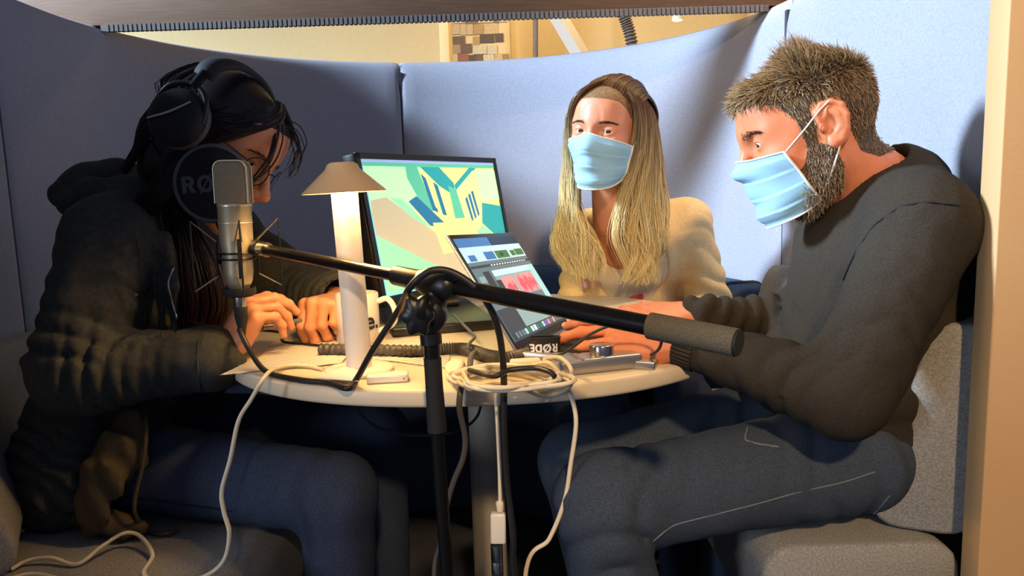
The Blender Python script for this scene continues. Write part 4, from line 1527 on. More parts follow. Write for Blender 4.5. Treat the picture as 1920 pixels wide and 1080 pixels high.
def strands_mesh(name, S, R, m, parent, sides=3, seed=0, shade=None, base=None, along=None, **kw):
    """S (N,K,3) strands, R (K) radii -> one mesh with 'along' and 'shade' attributes"""
    S = np.asarray(S, float)
    N, K = S.shape[:2]
    R = np.interp(np.linspace(0, 1, K), np.linspace(0, 1, len(R)), R)
    T = np.gradient(S, axis=1)
    T /= np.linalg.norm(T, axis=2)[..., None] + 1e-12
    ref = np.random.default_rng(seed).normal(size=(N, 1, 3))
    U = np.cross(T, np.broadcast_to(ref, T.shape))
    U /= np.linalg.norm(U, axis=2)[..., None] + 1e-12
    W = np.cross(T, U)
    V = np.stack([S + R[None, :, None] * (math.cos(a) * U + math.sin(a) * W) for a in np.arange(sides) * 2 * math.pi / sides], 2)
    idx = np.arange(N * K * sides).reshape(N, K, sides)
    Q = []
    for j in range(sides):
        j2 = (j + 1) % sides
        Q.append(np.stack([idx[:, :-1, j], idx[:, :-1, j2], idx[:, 1:, j2], idx[:, 1:, j]], -1).reshape(-1, 4))
    Q = np.vstack(Q)
    V = V.reshape(-1, 3)
    shade = np.random.default_rng(seed + 1).uniform(0, 1, N) if shade is None else shade
    a_sh = np.repeat(shade, K * sides)
    al = np.broadcast_to(np.linspace(0, 1, K)[None, :, None], (N, K, sides)) if along is None else np.broadcast_to(along[:, :, None], (N, K, sides))
    al = al.reshape(-1)
    if base is not None:
        BV, BQ, Bal = base
        Q = np.vstack([Q, BQ + len(V)])
        V = np.vstack([V, BV])
        al = np.concatenate([al, Bal])
        a_sh = np.concatenate([a_sh, np.full(len(BV), .25)])
    me = np_mesh(name, V, Q)
    for nm, ar in (('along', al), ('shade', a_sh)):
        at_ = me.attributes.new(nm, 'FLOAT', 'POINT')
        at_.data.foreach_set('value', ar.astype(np.float32))
    return link(name, me, m, parent, **kw)


# ------------------------------------------------------------------ hands
def hand_surface(curl, spread=(.10, .02, -.05, -.14), thumb=((.022, .030, -.008), (.050, .056, -.016), (.080, .066, -.018), (.104, .066, -.020)), h=0.0017, fore=0.05, wr=(.027, .019), slim=1.0):
    """local frame: x fingers, y thumb side, z back of the hand. curl: 4 x (mcp, pip, dip) degrees"""
    mcp = [(.092, .030, .002), (.097, .009, .005), (.092, -.012, .003), (.083, -.031, -.002)]
    ln = [(.043, .026, .021), (.047, .030, .022), (.043, .028, .022), (.034, .021, .019)]
    rd = [.0092, .0094, .0090, .0080]
    s = SDF((-fore - .05, -.075, -.135), (.215, .10, .05), h)
    nails = []
    s.cap((-fore, 0, 0), (0.004, 0, 0), wr[0], wr[0] * .93, .01, sq=((0, 0, 1), wr[0] / wr[1]))
    wy = [.017, .006, -.006, -.016]
    for i in range(4):
        m = np.array(mcp[i])
        s.cap((.004, wy[i], 0), m - np.array([.004, 0, .003]), .0145, .0125 * slim, .014)
    s.ell((.045, .026, -.012), (.030, .014, .014), .012)
    s.ell((.045, -.026, -.010), (.034, .012, .013), .012)
    for i in range(4):
        p = np.array(mcp[i])
        a = 0
        sp = spread[i]
        r = rd[i] * slim
        s.ell(p + np.array([0, 0, .002]), (.0105, .0092, .0092), .006)
        for j in range(3):
            a += math.radians(curl[i][j])
            d = np.array([math.cos(a) * math.cos(sp), math.sin(sp) * abs(math.cos(a)) ** .5 if math.cos(a) > 0 else 0, -math.sin(a)])
            d /= np.linalg.norm(d)
            q = p + d * ln[i][j]
            r2 = r * (.93 if j < 2 else .84)
            s.cap(p, q, r, r2, .0035)
            if j < 2: s.ell(q, (r2 * 1.05,) * 3, .003)
            if j == 2:
                up = np.array([math.sin(a), 0, math.cos(a)])
                nails.append((q + up * r2 * .62 + d * r2 * .12, d, up))
            p, r = q, r2
    tr = [.0125, .0115, .0105, .0088]
    s.chain([np.array(t) for t in thumb], tr, .006)
    td = np.array(thumb[3]) - np.array(thumb[2])
    td = td / np.linalg.norm(td)
    V, Q = s.mesh()
    V = smooth_mesh(V, Q, 1, .35)
    return V, Q, nails


def add_hand(parts, wrist, xd, zd, right, sc, curl, nail_m=3, **kw):
    x = np.array(xd, float)
    x /= np.linalg.norm(x)
    z = np.array(zd, float)
    z -= x * (z @ x)
    z /= np.linalg.norm(z)
    y = np.cross(z, x) if right else np.cross(x, z)
    M = np.array([x, y, z]).T
    V, Q, nails = hand_surface(curl, **kw)
    W = np.array(wrist) + sc * (V @ M.T)
    parts.add(W, Q if right else Q[:, ::-1], 0)
    for c, d, up in nails:
        side = np.cross(up, d)
        G = np.array([[c + d * (.0062 * math.sin(a) * math.cos(b)) + side * (.0048 * math.sin(a) * math.sin(b)) + up * (.0030 * math.cos(a)) for b in np.linspace(0, 2 * math.pi, 10, endpoint=False)] for a in np.linspace(.05, math.pi - .05, 6)])
        n_, m_ = G.shape[:2]
        q = np.array([[i * m_ + j, i * m_ + (j + 1) % m_, (i + 1) * m_ + (j + 1) % m_, (i + 1) * m_ + j] for i in range(n_ - 1) for j in range(m_)])
        parts.add(np.array(wrist) + sc * (G.reshape(-1, 3) @ M.T), q, nail_m)
    return M


def coarse(parts, prims, h=0.010):
    """torso and limbs under the clothes"""
    P = np.array([p for a, b, ra, rb in prims for p in (a, b)])
    s = SDF(P.min(0) - .16, P.max(0) + .16, h)
    for a, b, ra, rb in prims: s.cap(a, b, ra, rb, .02)
    parts.add(*s.mesh(), 0)


def mask_surface(sdf, top=.004, bot=-.122, th0=58, th1=64, pleat=.0030, n=48, cut=.020):
    """pleated mask draped over a head field; returns outer grid (v,u,3) in head space"""
    G = np.zeros((n, n, 3))
    TH, ZZ, R0 = np.zeros((n, n)), np.zeros((n, n)), np.zeros((n, n))
    rr = np.arange(.02, .150, .0009)
    for i, v in enumerate(np.linspace(0, 1, n)):
        tm_ = math.radians(th0 + (th1 - th0) * v)
        for j, u in enumerate(np.linspace(-1, 1, n)):
            th = u * tm_
            tp = top - cut * abs(u) ** 1.2 + .004 * math.exp(-(u / .18) ** 2)
            bt = bot + .022 * abs(u) ** 1.8
            z = tp + (bt - tp) * v
            P = np.stack([rr * math.cos(th), rr * math.sin(th), np.full(len(rr), max(z, -.108))], 1)
            I = np.clip(((P - sdf.lo) / sdf.h).round().astype(int), 0, np.array(sdf.D.shape) - 1)
            ins = np.nonzero(sdf.D[I[:, 0], I[:, 1], I[:, 2]] < 0)[0]
            r = rr[ins[-1]] if len(ins) else .06
            if z < -.108: r -= .7 * (-.108 - z)
            TH[i, j], ZZ[i, j], R0[i, j] = th, z, r + .0035
    R = R0.copy()
    for _ in range(60):
        B = np.pad(R, 1, mode='edge')
        B = (B[1:-1, :-2] + B[1:-1, 2:] + B[:-2, 1:-1] + B[2:, 1:-1]) / 4
        R = np.maximum(R0, R * .3 + B * .7)
    for _ in range(6):
        B = np.pad(R, 1, mode='edge')
        R = .4 * R + .6 * (B[1:-1, :-2] + B[1:-1, 2:] + B[:-2, 1:-1] + B[2:, 1:-1]) / 4
    V_, U_ = np.meshgrid(np.linspace(0, 1, n), np.linspace(-1, 1, n), indexing='ij')
    ph = (V_ * 4.0 - .30) % 1.0
    R = R + .0012 + np.where((V_ > .10) & (V_ < .93), pleat * (1 - np.abs(U_) ** 4) * (1 - ph), 0)
    R = R + .0009 * np.sin(7 * U_ + 6 * V_) * (1 - np.abs(U_))
    return np.stack([R * np.cos(TH), R * np.sin(TH), ZZ], 2)


def build_mask(parent, M, pos, sc, sdf, loops=True, **kw):
    G = mask_surface(sdf, **kw)
    n = G.shape[0]
    nr = np.zeros_like(G)
    du, dv = np.gradient(G, axis=1), np.gradient(G, axis=0)
    nr = np.cross(dv, du)
    nr /= np.linalg.norm(nr, axis=2)[..., None] + 1e-12
    if nr[n // 2, n // 2, 0] < 0: nr = -nr
    In = G - nr * .0016
    W = lambda A: place_head(M, pos, sc, A.reshape(-1, 3)).reshape(A.shape)
    mk = MB()
    mk.grid(W(G)).grid(W(In))
    Gw, Iw = W(G), W(In)
    for a, b in ((Gw[0], Iw[0]), (Gw[-1], Iw[-1]), (Gw[:, 0], Iw[:, 0]), (Gw[:, -1], Iw[:, -1])): mk.grid(np.array([a, b]))
    o = mk.build('face_mask', 'mask_blue', parent, label='pale blue pleated face mask')
    for row in (Gw[0], Gw[-1]):
        MB().tube(row, 0.0016 * sc, n=6).build('edge_binding', 'mask_white', o)
    for c in (0, -1):
        MB().tube(Gw[:, c], 0.0022 * sc, n=6).build('edge_binding', 'mask_white', o)
    if loops:
        for q, c in ((-1, 0), (1, -1)):
            top_, bot_ = G[1, c], G[-2, c]
            ear_t, ear_b = np.array([-.004, q * .083, .026]), np.array([-.016, q * .080, -.031])
            back = np.array([-.036, q * .075, .0])
            for P in ([top_, (top_ + ear_t) / 2 + np.array([0, q * .004, 0]), ear_t, np.array([-.022, q * .080, .030]), back], [bot_, (bot_ + ear_b) / 2 + np.array([0, q * .008, 0]), ear_b, back]):
                MB().tube(place_head(M, pos, sc, np.array(P)), 0.0013, n=6, seg=22).build('ear_loop', 'mask_white', o)
    return o
# ------------------------------------------------------------------ person: man in the dark sweater
def quad_pick(V, Q, fn):
    return fn(V[Q].mean(1))


def scalp_man(P):
    x, y, z = P[:, 0], P[:, 1], P[:, 2]
    thr = np.interp(x, [-.13, -.075, -.048, -.038, -.034, .006, .010, .026, .032, .052, .075, .12], [-.062, -.066, -.050, -.01, .036, .036, -.028, -.028, .020, .048, .062, .075])
    return (z > thr) & ~((np.abs(y) > .0735) & (z < .034) & (x > -.045) & (x < .012))


def beard_man(P):
    x, y, z = P[:, 0], P[:, 1], P[:, 2]
    up = np.interp(x, [-.02, -.004, .006, .026, .034, .05, .075, .11], [-.060, -.034, -.022, -.022, -.045, -.058, -.052, -.046])
    lo_ = np.interp(x, [-.02, .0, .03, .10], [-.085, -.095, -.118, -.135])
    return (z < up) & (z > lo_) & (x > -.014) & (np.abs(y) < .082)


HS = 0.985
MM = basis(173, -15, 3)
hp = at(1560, 231, 1.075) - HS * (MM @ np.array([-.012, .078, 0]))
man = empty('person', (0.53, 1.2, 0.47), 'bearded man in charcoal sweater and jeans wearing a blue face mask', 'person')
NB = np.array(at(1634, 352, 1.155))
nb_l = MM.T @ (NB - hp) / HS
body = Parts()
hs = head_sdf(neck=nb_l, nr=.060, jaw=1.08, brow=1.15, eye_open=.0045, cheek=.95)
hs_man = hs
HV, HQ = hs.mesh()
HV = smooth_mesh(HV, HQ, 1, .3)
fc = HV[HQ].mean(1)
mi = np.where(scalp_man(fc), 1, 0)
mi[beard_man(fc)] = 1
body.add(place_head(MM, hp, HS, HV), HQ, mi)
S_l, E_l, W_l = np.array([.572, 1.025, .918]), np.array(at(1583, 738, .955)), np.array(at(1268, 640, 1.075))
S_r, E_r, W_r = np.array([.620, 1.325, .930]), np.array([.555, 1.355, .735]), np.array(at(1298, 592, 1.285))
coarse(body, [(NB, (.58, 1.18, .86), .05, .10), ((.58, 1.18, .86), (.55, 1.2, .6), .10, .10), (S_l, E_l, .038, .034), (E_l, W_l, .034, .023), (S_r, E_r, .038, .034), (E_r, W_r, .034, .023),
              ((.51, 1.1, .56), (.11, .985, .55), .055, .042), ((.51, 1.31, .56), (.10, 1.25, .515), .055, .042), ((.11, .985, .55), (.16, 1.0, .08), .04, .03), ((.10, 1.25, .515), (.17, 1.26, .08), .04, .03)])
hx = np.array(at(1090, 628, 1.115)) - W_l
add_hand(body, W_l, hx, (0.05, -.62, .78), False, 1.02, [(12, 14, 8), (14, 16, 10), (16, 18, 10), (14, 16, 10)], spread=(.16, .04, -.08, -.20), fore=.06)
add_hand(body, W_r, (-1, -.25, .06), (0, -.45, .9), True, 1.0, [(14, 18, 10)] * 4, fore=.035)
body.build('body', ['skin_man', 'scalp_brown', 'lip', 'nail'], man)
eyes(man, MM, hp, HS, gaze=(.1, -.42))
# hair
HN = vert_normals(HV, HQ)
rng = np.random.default_rng(4)


def grow(mask, n, dirf, lenf, K=4, curve=.3, seed=0):
    r = np.random.default_rng(seed)
    idx = np.nonzero(mask)[0]
    idx = r.choice(idx, n)
    P, N = HV[idx] + r.normal(size=(n, 3)) * .0012, HN[idx]
    d = dirf(P, N, r)
    d /= np.linalg.norm(d, axis=1)[:, None]
    L = lenf(P, r)
    bend = r.normal(size=(n, 3)) * .25 * curve - N * .25 * curve
    S = []
    for t in np.linspace(0, 1, K): S.append(P - N * .001 + (d * t + bend * t * t) * L[:, None])
    return np.stack(S, 1)


def dir_man(P, N, r):
    x, y, z = P.T
    top = np.clip((z - .05) / .05, 0, 1)[:, None]
    fwd = np.stack([np.ones(len(P)), -.15 * np.sign(y), .15 * np.ones(len(P))], 1)
    dwn = np.stack([np.where(x > -.04, -.15, -.05), np.zeros(len(P)), -np.ones(len(P))], 1)
    t = top * fwd + (1 - top) * dwn
    t -= N * (t * N).sum(1)[:, None]
    crown = (np.exp(-(((x + .01) / .022) ** 2)) * top[:, 0])[:, None]
    return N * (.30 + .12 * top + .7 * crown) + t * (.85 - .5 * crown) + np.array([-.25, 0, .5]) * crown + r.normal(size=P.shape) * .16


def len_man(P, r):
    top = np.clip((P[:, 2] - .04) / .05, 0, 1)
    fr = np.exp(-((P[:, 0] - .075) / .03) ** 2) * top
    nape = np.clip((-P[:, 2] - .0) / .04, 0, 1) * (P[:, 0] < -.02)
    return (.008 - .0045 * nape + .012 * top + .008 * fr + .014 * top * np.exp(-(((P[:, 0] + .01) / .022) ** 2))) * r.uniform(.7, 1.25, len(P))


S1 = grow(scalp_man(HV), 9000, dir_man, len_man, seed=1)
strands_mesh('hair', place_head(MM, hp, HS, S1.reshape(-1, 3)).reshape(S1.shape), [.0008, .0007, .0002], 'hair_man', man, label='short brown hair greying at the temples')
dir_b = lambda P, N, r: N * .45 + np.array([.25, 0, -.9]) + r.normal(size=P.shape) * .3
S2 = grow(beard_man(HV) & (HV[:, 0] < .042), 4200, dir_b, lambda P, r: (.009 + .008 * np.clip((-P[:, 2] - .06) / .05, 0, 1)) * r.uniform(.6, 1.3, len(P)), seed=2)
strands_mesh('beard', place_head(MM, hp, HS, S2.reshape(-1, 3)).reshape(S2.shape), [.0007, .0006, .0002], 'beard_man', man, label='full greying beard')


def surf_x(sdf, y, z):
    xs = np.arange(.13, .02, -.0006)
    I = np.clip(((np.stack([xs, np.full(len(xs), y), np.full(len(xs), z)], 1) - sdf.lo) / sdf.h).round().astype(int), 0, np.array(sdf.D.shape) - 1)
    k = np.nonzero(sdf.D[I[:, 0], I[:, 1], I[:, 2]] < 0)[0]
    return xs[k[0]] if len(k) else .08


def brows(parent, M, pos, sc, m, sdf, n=150, thick=1.0, seed=3):
    r = np.random.default_rng(seed)
    for q in (1, -1):
        S = []
        for i in range(n):
            u = r.uniform(0, 1)
            y = q * (.014 + .036 * u)
            z = .0185 + .006 * math.sin(u * 2.2) - .004 * u + r.normal() * .0018 * thick * (1 - .5 * u)
            x = surf_x(sdf, y, z) - .0003
            d = np.array([-.25 * u - .02, q * .9, .45 - .7 * u])
            d /= np.linalg.norm(d)
            L = .008 * r.uniform(.7, 1.2)
            S.append([np.array([x, y, z]) + d * L * t + np.array([.0008, 0, 0]) * t for t in (0, .5, 1)])
        S = np.array(S)
        strands_mesh('eyebrow', place_head(M, pos, sc, S.reshape(-1, 3)).reshape(S.shape), [.00045, .0004, .0002], m, parent, seed=seed)


brows(man, MM, hp, HS, 'hair_dark', hs_man, 120, 1.3)
build_mask(man, MM, hp, HS, hs_man, top=-.016, bot=-.126, th0=50, th1=66, cut=.004)

# sweater
sw = SDF((.20, .86, .50), (.80, 1.55, 1.06), .0046)
sw.ell((.590, 1.185, .875), (.125, .165, .120), 0)
sw.ell((.583, 1.19, .775), (.130, .165, .120), .05)
sw.ell((.535, 1.20, .665), (.145, .165, .085), .05)
sw.ell((.565, 1.20, .615), (.105, .160, .125), .05)
sw.cap((.575, 1.03, .928), (.615, 1.32, .945), .062, .060, .05)
sw.cap((.620, 1.16, .985), (.575, 1.05, .945), .045, .055, .04)
sw.cap((.620, 1.17, .985), (.615, 1.29, .955), .045, .055, .04)
sw.cap(NB, (.60, 1.17, .93), .0685, .085, .04)
sw.cap(S_l, E_l, .066, .058, .03)
sw.cap(E_l, W_l + (E_l - W_l) * .10, .057, .034, .02)
sw.cap(S_r, E_r, .066, .056, .03)
sw.cap(E_r, W_r + (E_r - W_r) * .02, .055, .034, .02)
cuffp = W_l + (E_l - W_l) * .07
sw.creases(E_l, W_l, .058, 5.5, .015, .55, ([0, .2, .5, .85, 1], [.25, 1, .6, 1, .3]), 31, sharp=.55)
sw.creases(S_l, E_l, .066, 5, .013, .8, ([0, .3, .6, .85, 1], [.1, .3, .7, .5, .1]), 32, ref=(1, 0, 0), sharp=.55)
sw.creases((.56, 1.19, .86), (.54, 1.2, .60), .16, 4, .010, .5, ([0, .3, .6, 1], [.1, .4, 1, 1]), 33, ref=(-1, 0, 0))
sw.creases(E_r, W_r, .056, 7, .014, .5, None, 34)
w1, w2 = waves(1, 28), waves(2, 60)
sw.disp(lambda x, y, z: .0065 * w1(x, y, z * 1.6) + .0022 * w2(x, y, z))
for i, (zz_, xx_) in enumerate(((.70, .47), (.66, .43), (.63, .45))):
    sw.cap((xx_ + .0, 1.06, zz_), (xx_ + .13, 1.045, zz_ - .03), .010, .006, .015)
nn_ = np.array([-.52, .02, .86])
sw.cap(NB + nn_ * -.01, NB + nn_ * .10, .0605, .085, .006, op='cut')
sw.cap(NB + nn_ * .095, NB + nn_ * .11, .085, .085, .006, op='cut')
sw.plane((.5, 1.2, .580), (-.34, 0, -1), .008)
swo = sdf_obj('sweater', sw, 'sweater', man, label='charcoal knitted sweater')
ax_ = (E_l - W_l) / np.linalg.norm(E_l - W_l)
cf = MB()
u1, v1, _ = frame(ax_)
for j in range(34):
    a = 2 * math.pi * j / 34
    o_ = np.array(u1) * math.cos(a) + np.array(v1) * math.sin(a)
    cf.tube([W_l + ax_ * .004 + o_ * .0315, W_l + ax_ * .018 + o_ * .033, W_l + ax_ * .034 + o_ * .0335], .0034, n=6)
cf.build('cuff', 'sweater', swo)
ringc = []
u1, v1, _ = frame(nn_)
for a in np.linspace(0, 2 * math.pi, 40): ringc.append(NB + nn_ * .006 + np.array(u1) * .0655 * math.cos(a) + np.array(v1) * .0655 * math.sin(a))
MB().tube(ringc, .0062, n=8, caps=False).build('collar', 'sweater', swo)
sh_ = SDF(NB - .14, NB + .14, .005)
sh_.cap(NB - nn_ * .05, NB + nn_ * .006, .0655, .0640, 0)
sh_.cap(NB - nn_ * .06, NB + nn_ * .03, .0600, .0600, .004, op='cut')
sdf_obj('undershirt', sh_, 'undershirt', man)
# jeans
jn = SDF((.0, .86, .06), (.72, 1.45, .70), .0052)
H_l, K_l, A_l = np.array([.52, 1.10, .565]), np.array([.118, .985, .552]), np.array([.175, 1.0, .10])
H_r, K_r, A_r = np.array([.52, 1.30, .565]), np.array([.108, 1.25, .512]), np.array([.18, 1.26, .10])
jn.ell((.535, 1.2, .575), (.115, .165, .088), 0)
for H_, K_, A_ in ((H_l, K_l, A_l), (H_r, K_r, A_r)):
    jn.cap(H_, K_, .086, .066, .04)
    jn.cap(K_, A_, .064, .055, .03)
jn.creases(H_l, K_l, .085, 6, .012, .7, ([0, .25, .5, .8, 1], [1, .8, .15, .4, 1]), 35)
jn.creases(K_l, A_l, .064, 7, .012, .5, ([0, .3, 1], [1, .7, .5]), 36, ref=(1, 0, 0))
jn.creases(H_r, K_r, .085, 5, .010, .5, None, 37)
w3 = waves(5, 24)
jn.disp(lambda x, y, z: .0035 * w3(x, y, z))
jo = sdf_obj('jeans', jn, 'jeans_grey', man, label='faded grey-blue jeans')
seam(jn, [(1225, 1015), (1260, 985), (1340, 965), (1420, 945), (1500, 922), (1580, 905), (1640, 885)], .0011, 'side_seam', 'stitch', jo, n=34)
seam(jn, [(1578, 1030), (1582, 1005), (1600, 985), (1640, 962), (1668, 930)], .0011, 'pocket_seam', 'stitch', jo, n=20)
seam(jn, [(1640, 962), (1655, 990), (1662, 1020)], .0010, 'pocket_seam', 'stitch', jo, n=12)
seam(jn, [(1402, 800), (1395, 825), (1420, 832), (1460, 838)], .0014, 'pocket_seam', 'stitch', jo, n=14)
seam(sw, [(1800, 385), (1740, 378), (1690, 385), (1640, 420), (1604, 470), (1580, 525)], .0016, 'raglan_shade_line', 'undershirt', swo, n=40)  # dark line along the raglan seam, painted where the shoulder's shade ends
# shoes
for A_ in (A_l, A_r):
    sho = SDF(A_ + np.array([-.30, -.10, -.11]), A_ + np.array([.10, .10, .06]), .006)
    sho.cap(A_ + np.array([.01, 0, -.05]), A_ + np.array([-.17, 0, -.065]), .042, .036, .02)
    sho.cap(A_ + np.array([0, 0, -.04]), A_ + np.array([0, 0, .01]), .044, .042, .02)
    sho.plane((0, 0, .002), (0, 0, -1), .004)
    sdf_obj('shoe', sho, 'black_matte', man)

# ------------------------------------------------------------------ person: woman with long fair hair at the rear
HSw = 1.0
MW_ = basis(238.5, -1, -6)
wp = np.array([.230, 1.697, 1.110])
wom = empty('person', (.30, 1.95, .435), 'woman with long fair hair in beige cardigan and blue face mask', 'person')
WN = np.array(at(1150, 420, 1.80))
body = Parts()
hs = head_sdf(neck=MW_.T @ (WN - wp), nr=.047, jaw=.93, brow=.8, eye_open=.0038, nose=.98, cheek=1.05)
HV, HQ = hs.mesh()
HV = smooth_mesh(HV, HQ, 1, .3)


def scalp_w(P):
    x, y, z = P[:, 0], P[:, 1], P[:, 2]
    thr = np.interp(x, [-.13, -.05, -.045, .0, .02, .035, .055, .075, .12], [-.09, -.09, -.04, -.01, .0, .025, .050, .066, .078])
    return z > thr


fc = HV[HQ].mean(1)
body.add(place_head(MW_, wp, HSw, HV), HQ, np.where(scalp_w(fc) & (np.abs(fc[:, 1]) < .078), 1, 0))
SL_, EL_, WL_ = np.array(at(1288, 418, 1.85)), np.array(at(1335, 590, 1.79)), np.array([.345, 1.66, .652])
SR_, ER_, WR_ = np.array(at(1098, 440, 1.87)), np.array(at(1082, 590, 1.82)), np.array([.215, 1.68, .648])
CH = np.array([.305, 1.885, .80])
coarse(body, [(WN, CH, .045, .085), (CH, (.31, 1.96, .55), .085, .10), (SL_, EL_, .033, .03), (EL_, WL_, .028, .021), (SR_, ER_, .033, .03), (ER_, WR_, .028, .021)])
add_hand(body, WL_, (-1, -.30, .05), (.1, -.55, .8), False, .9, [(22, 30, 15), (26, 34, 18), (30, 36, 20), (30, 36, 20)], fore=.06, slim=.92)
add_hand(body, WR_, (.25, -.9, -.02), (0, -.1, 1), True, .9, [(15, 25, 15)] * 4, fore=.06, slim=.92)
# upper chest seen in the neckline
s_ = SDF(WN - .12, WN + .12, .004)
s_.cap(WN, WN + np.array([.03, .02, -.06]), .048, .07, .02)
body.add(*s_.mesh(), 0)
body.build('body', ['skin_blond', 'scalp_blond', 'lip', 'nail'], wom)
eyes(wom, MW_, wp, HSw, gaze=(.30, .0))
brows(wom, MW_, wp, HSw, 'hair_dark', hs, 130, .8, seed=8)
build_mask(wom, MW_, wp, HSw, hs, top=-.006, bot=-.122, th0=60, th1=62)

# fair hair: lofts between pixel guides with real depths
def guides(G): return np.array([catmull([at(*g) for g in row], 26) for row in G])


gR = guides([[(1148, 150, 1.66), (1184, 190, 1.625), (1190, 255, 1.625), (1170, 335, 1.66), (1158, 420, 1.70), (1172, 490, 1.72), (1160, 540, 1.71)],
             [(1152, 147, 1.69), (1205, 190, 1.66), (1213, 270, 1.66), (1200, 350, 1.68), (1192, 430, 1.71), (1205, 490, 1.73), (1185, 545, 1.72)],
             [(1160, 147, 1.71), (1218, 205, 1.71), (1233, 300, 1.71), (1232, 380, 1.71), (1228, 450, 1.73), (1216, 505, 1.74), (1210, 545, 1.73)],
             [(1162, 150, 1.74), (1220, 215, 1.76), (1238, 310, 1.77), (1244, 390, 1.77), (1240, 450, 1.77), (1222, 500, 1.76), (1214, 540, 1.75)]])
gL = guides([[(1140, 150, 1.66), (1094, 172, 1.63), (1074, 225, 1.67), (1078, 330, 1.72), (1092, 410, 1.73), (1118, 470, 1.72), (1128, 545, 1.71)],
             [(1143, 148, 1.69), (1084, 180, 1.67), (1069, 240, 1.71), (1070, 340, 1.74), (1072, 420, 1.74), (1090, 480, 1.73), (1104, 540, 1.72)],
             [(1148, 148, 1.71), (1080, 190, 1.72), (1066, 270, 1.75), (1062, 350, 1.76), (1054, 420, 1.76), (1052, 470, 1.75), (1080, 528, 1.73)],
             [(1150, 150, 1.74), (1084, 200, 1.77), (1075, 280, 1.79), (1070, 350, 1.79), (1060, 410, 1.79), (1048, 455, 1.78), (1056, 495, 1.76)]])
rng = np.random.default_rng(9)
allS = []
for gi, (g, N) in enumerate(((gR, 2600), (gL, 2100))):
    K = g.shape[1]
    for i in range(N):
        u = rng.uniform(0, 3)
        a = min(int(u), 2)
        f = u - a
        p = g[a] * (1 - f) + g[a + 1] * f
        lk = int(u * 5.3)                             # locks share a wave
        t = np.linspace(0, 1, K)
        env = np.clip((t - .25) / .5, 0, 1)
        ph = lk * 1.7 + gi
        wv_ = env * .0135
        p = p + np.stack([wv_ * np.sin(t * 15 + ph), .6 * wv_ * np.cos(t * 13 + ph * 1.3), 0 * t], 1)
        cl = (.35 + .65 * (1 - env)) if True else 1
        jit = rng.normal(size=3) * np.array([.006, .009, .004])
        p = p + jit * (.30 + .9 * env * (1 - .45 * t))[:, None]
        ctr_ = wp + np.array([0, .01, .02])
        d = p - ctr_
        p = p + d / np.linalg.norm(d, axis=1)[:, None] * (rng.uniform(0, .005) * (1 - env))[:, None]
        cut = rng.uniform(.86, 1.0)
        q_ = catmull(p[:: 2], 26)
        p = np.array([np.interp(np.linspace(0, cut, K), np.linspace(0, 1, 26), q_[:, c]) for c in range(3)]).T
        allS.append(p)
# hair combed back over the top of the head
def push(P, c, r):
    P = np.asarray(P, float)
    d = (P - c) / r
    k0 = np.linalg.norm(d, axis=1)
    return np.where(k0[:, None] < 1, c + (P - c) / np.maximum(k0, 1e-6)[:, None], P)


for i in range(1700):
    y0 = rng.uniform(-.070, .070)
    q0 = y0 / .070
    P = [(.078 - .050 * q0 ** 2, y0, .060 - .056 * q0 ** 2), (.060 - .04 * q0 ** 2, y0 * 1.0, .094 - .05 * q0 ** 2), (.030 - .03 * q0 ** 2, y0 * 1.05, .116 - .045 * q0 ** 2), (-.03, y0 * 1.1, .122 - .04 * q0 ** 2), (-.08, y0 * 1.1, .09 - .03 * q0 ** 2), (-.112, y0 * 1.0, .03), (-.110, y0, -.05)]
    o_ = rng.uniform(0, .006)
    P = np.vstack([P[:1], push(P[1:], np.array([-.020, 0, .038]), np.array([.096, .080, .087]) + o_)]) + rng.normal(size=3) * .0012
    allS.append(catmull(place_head(MW_, wp, HSw, P), 26))
allS = np.array(allS)
zz_ = allS[:, :, 2]
al_ = np.clip((1.16 - zz_) / .26, 0, 1)
hb = SDF((-.02, 1.56, .78), (.48, 1.95, 1.26), .005)
hc = lambda p: wp + MW_ @ np.array(p)
hb.ell(hc((-.022, 0, .038)), (.094, .078, .084), 0, MW_)
hb.ell(hc((-.045, 0, -.03)), (.062, .066, .10), .03, MW_)
for g in (gR, gL):
    for a in (1, 2):
        Pm = g[a][4:]
        Pm = Pm * .9 + .1 * g[1:3].mean(0)[4:] + np.array([0, .018, 0])
        for i in range(3, len(Pm) - 3, 2): hb.cap(Pm[i], Pm[i + 2], .013 - .006 * i / 22, .013 - .006 * (i + 2) / 22, .012)
hb.cap(hc((-.05, 0, -.06)), WN + np.array([.04, .10, -.06]), .06, .05, .03)
hb.ell(hc((.072, 0, -.02)), (.075, .058, .098), .012, MW_, op='cut')
BV, BQ = hb.mesh()
strands_mesh('hair', allS, [.0008, .0009, .0008, .0003], 'hair_blond', wom, base=(BV, BQ, np.clip((1.16 - BV[:, 2]) / .26, 0, 1)), along=al_, seed=5, label='long wavy fair hair, darker at the crown')

# clothes of the woman at the rear
ft = np.array([-.30, -.95, 0])
ft /= np.linalg.norm(ft)
lt = np.array([.95, -.30, 0])
Mt = np.array([ft, lt, [0, 0, 1]]).T
tp = SDF((.02, 1.66, .50), (.56, 2.10, .98), .005)
tp.ell(CH + np.array([0, 0, .03]), (.098, .142, .12), 0, Mt)
tp.ell(CH + ft * .045 + np.array([0, 0, .0]), (.075, .125, .075), .04, Mt)
tp.ell(CH + np.array([.005, .03, -.14]), (.105, .13, .14), .04, Mt)
tp.cap(SL_ * .8 + CH * .2, SR_ * .8 + CH * .2, .05, .05, .03)
w4 = waves(8, 34)
tp.disp(lambda x, y, z: .003 * w4(x, y, z))
tp.cap(WN + np.array([0, 0, .06]), WN + ft * .05 + np.array([.01, 0, -.052]), .056, .040, .008, op='cut')
tpo = sdf_obj('top', tp, 'cream_top', wom, label='cream top with an embroidered red flower')
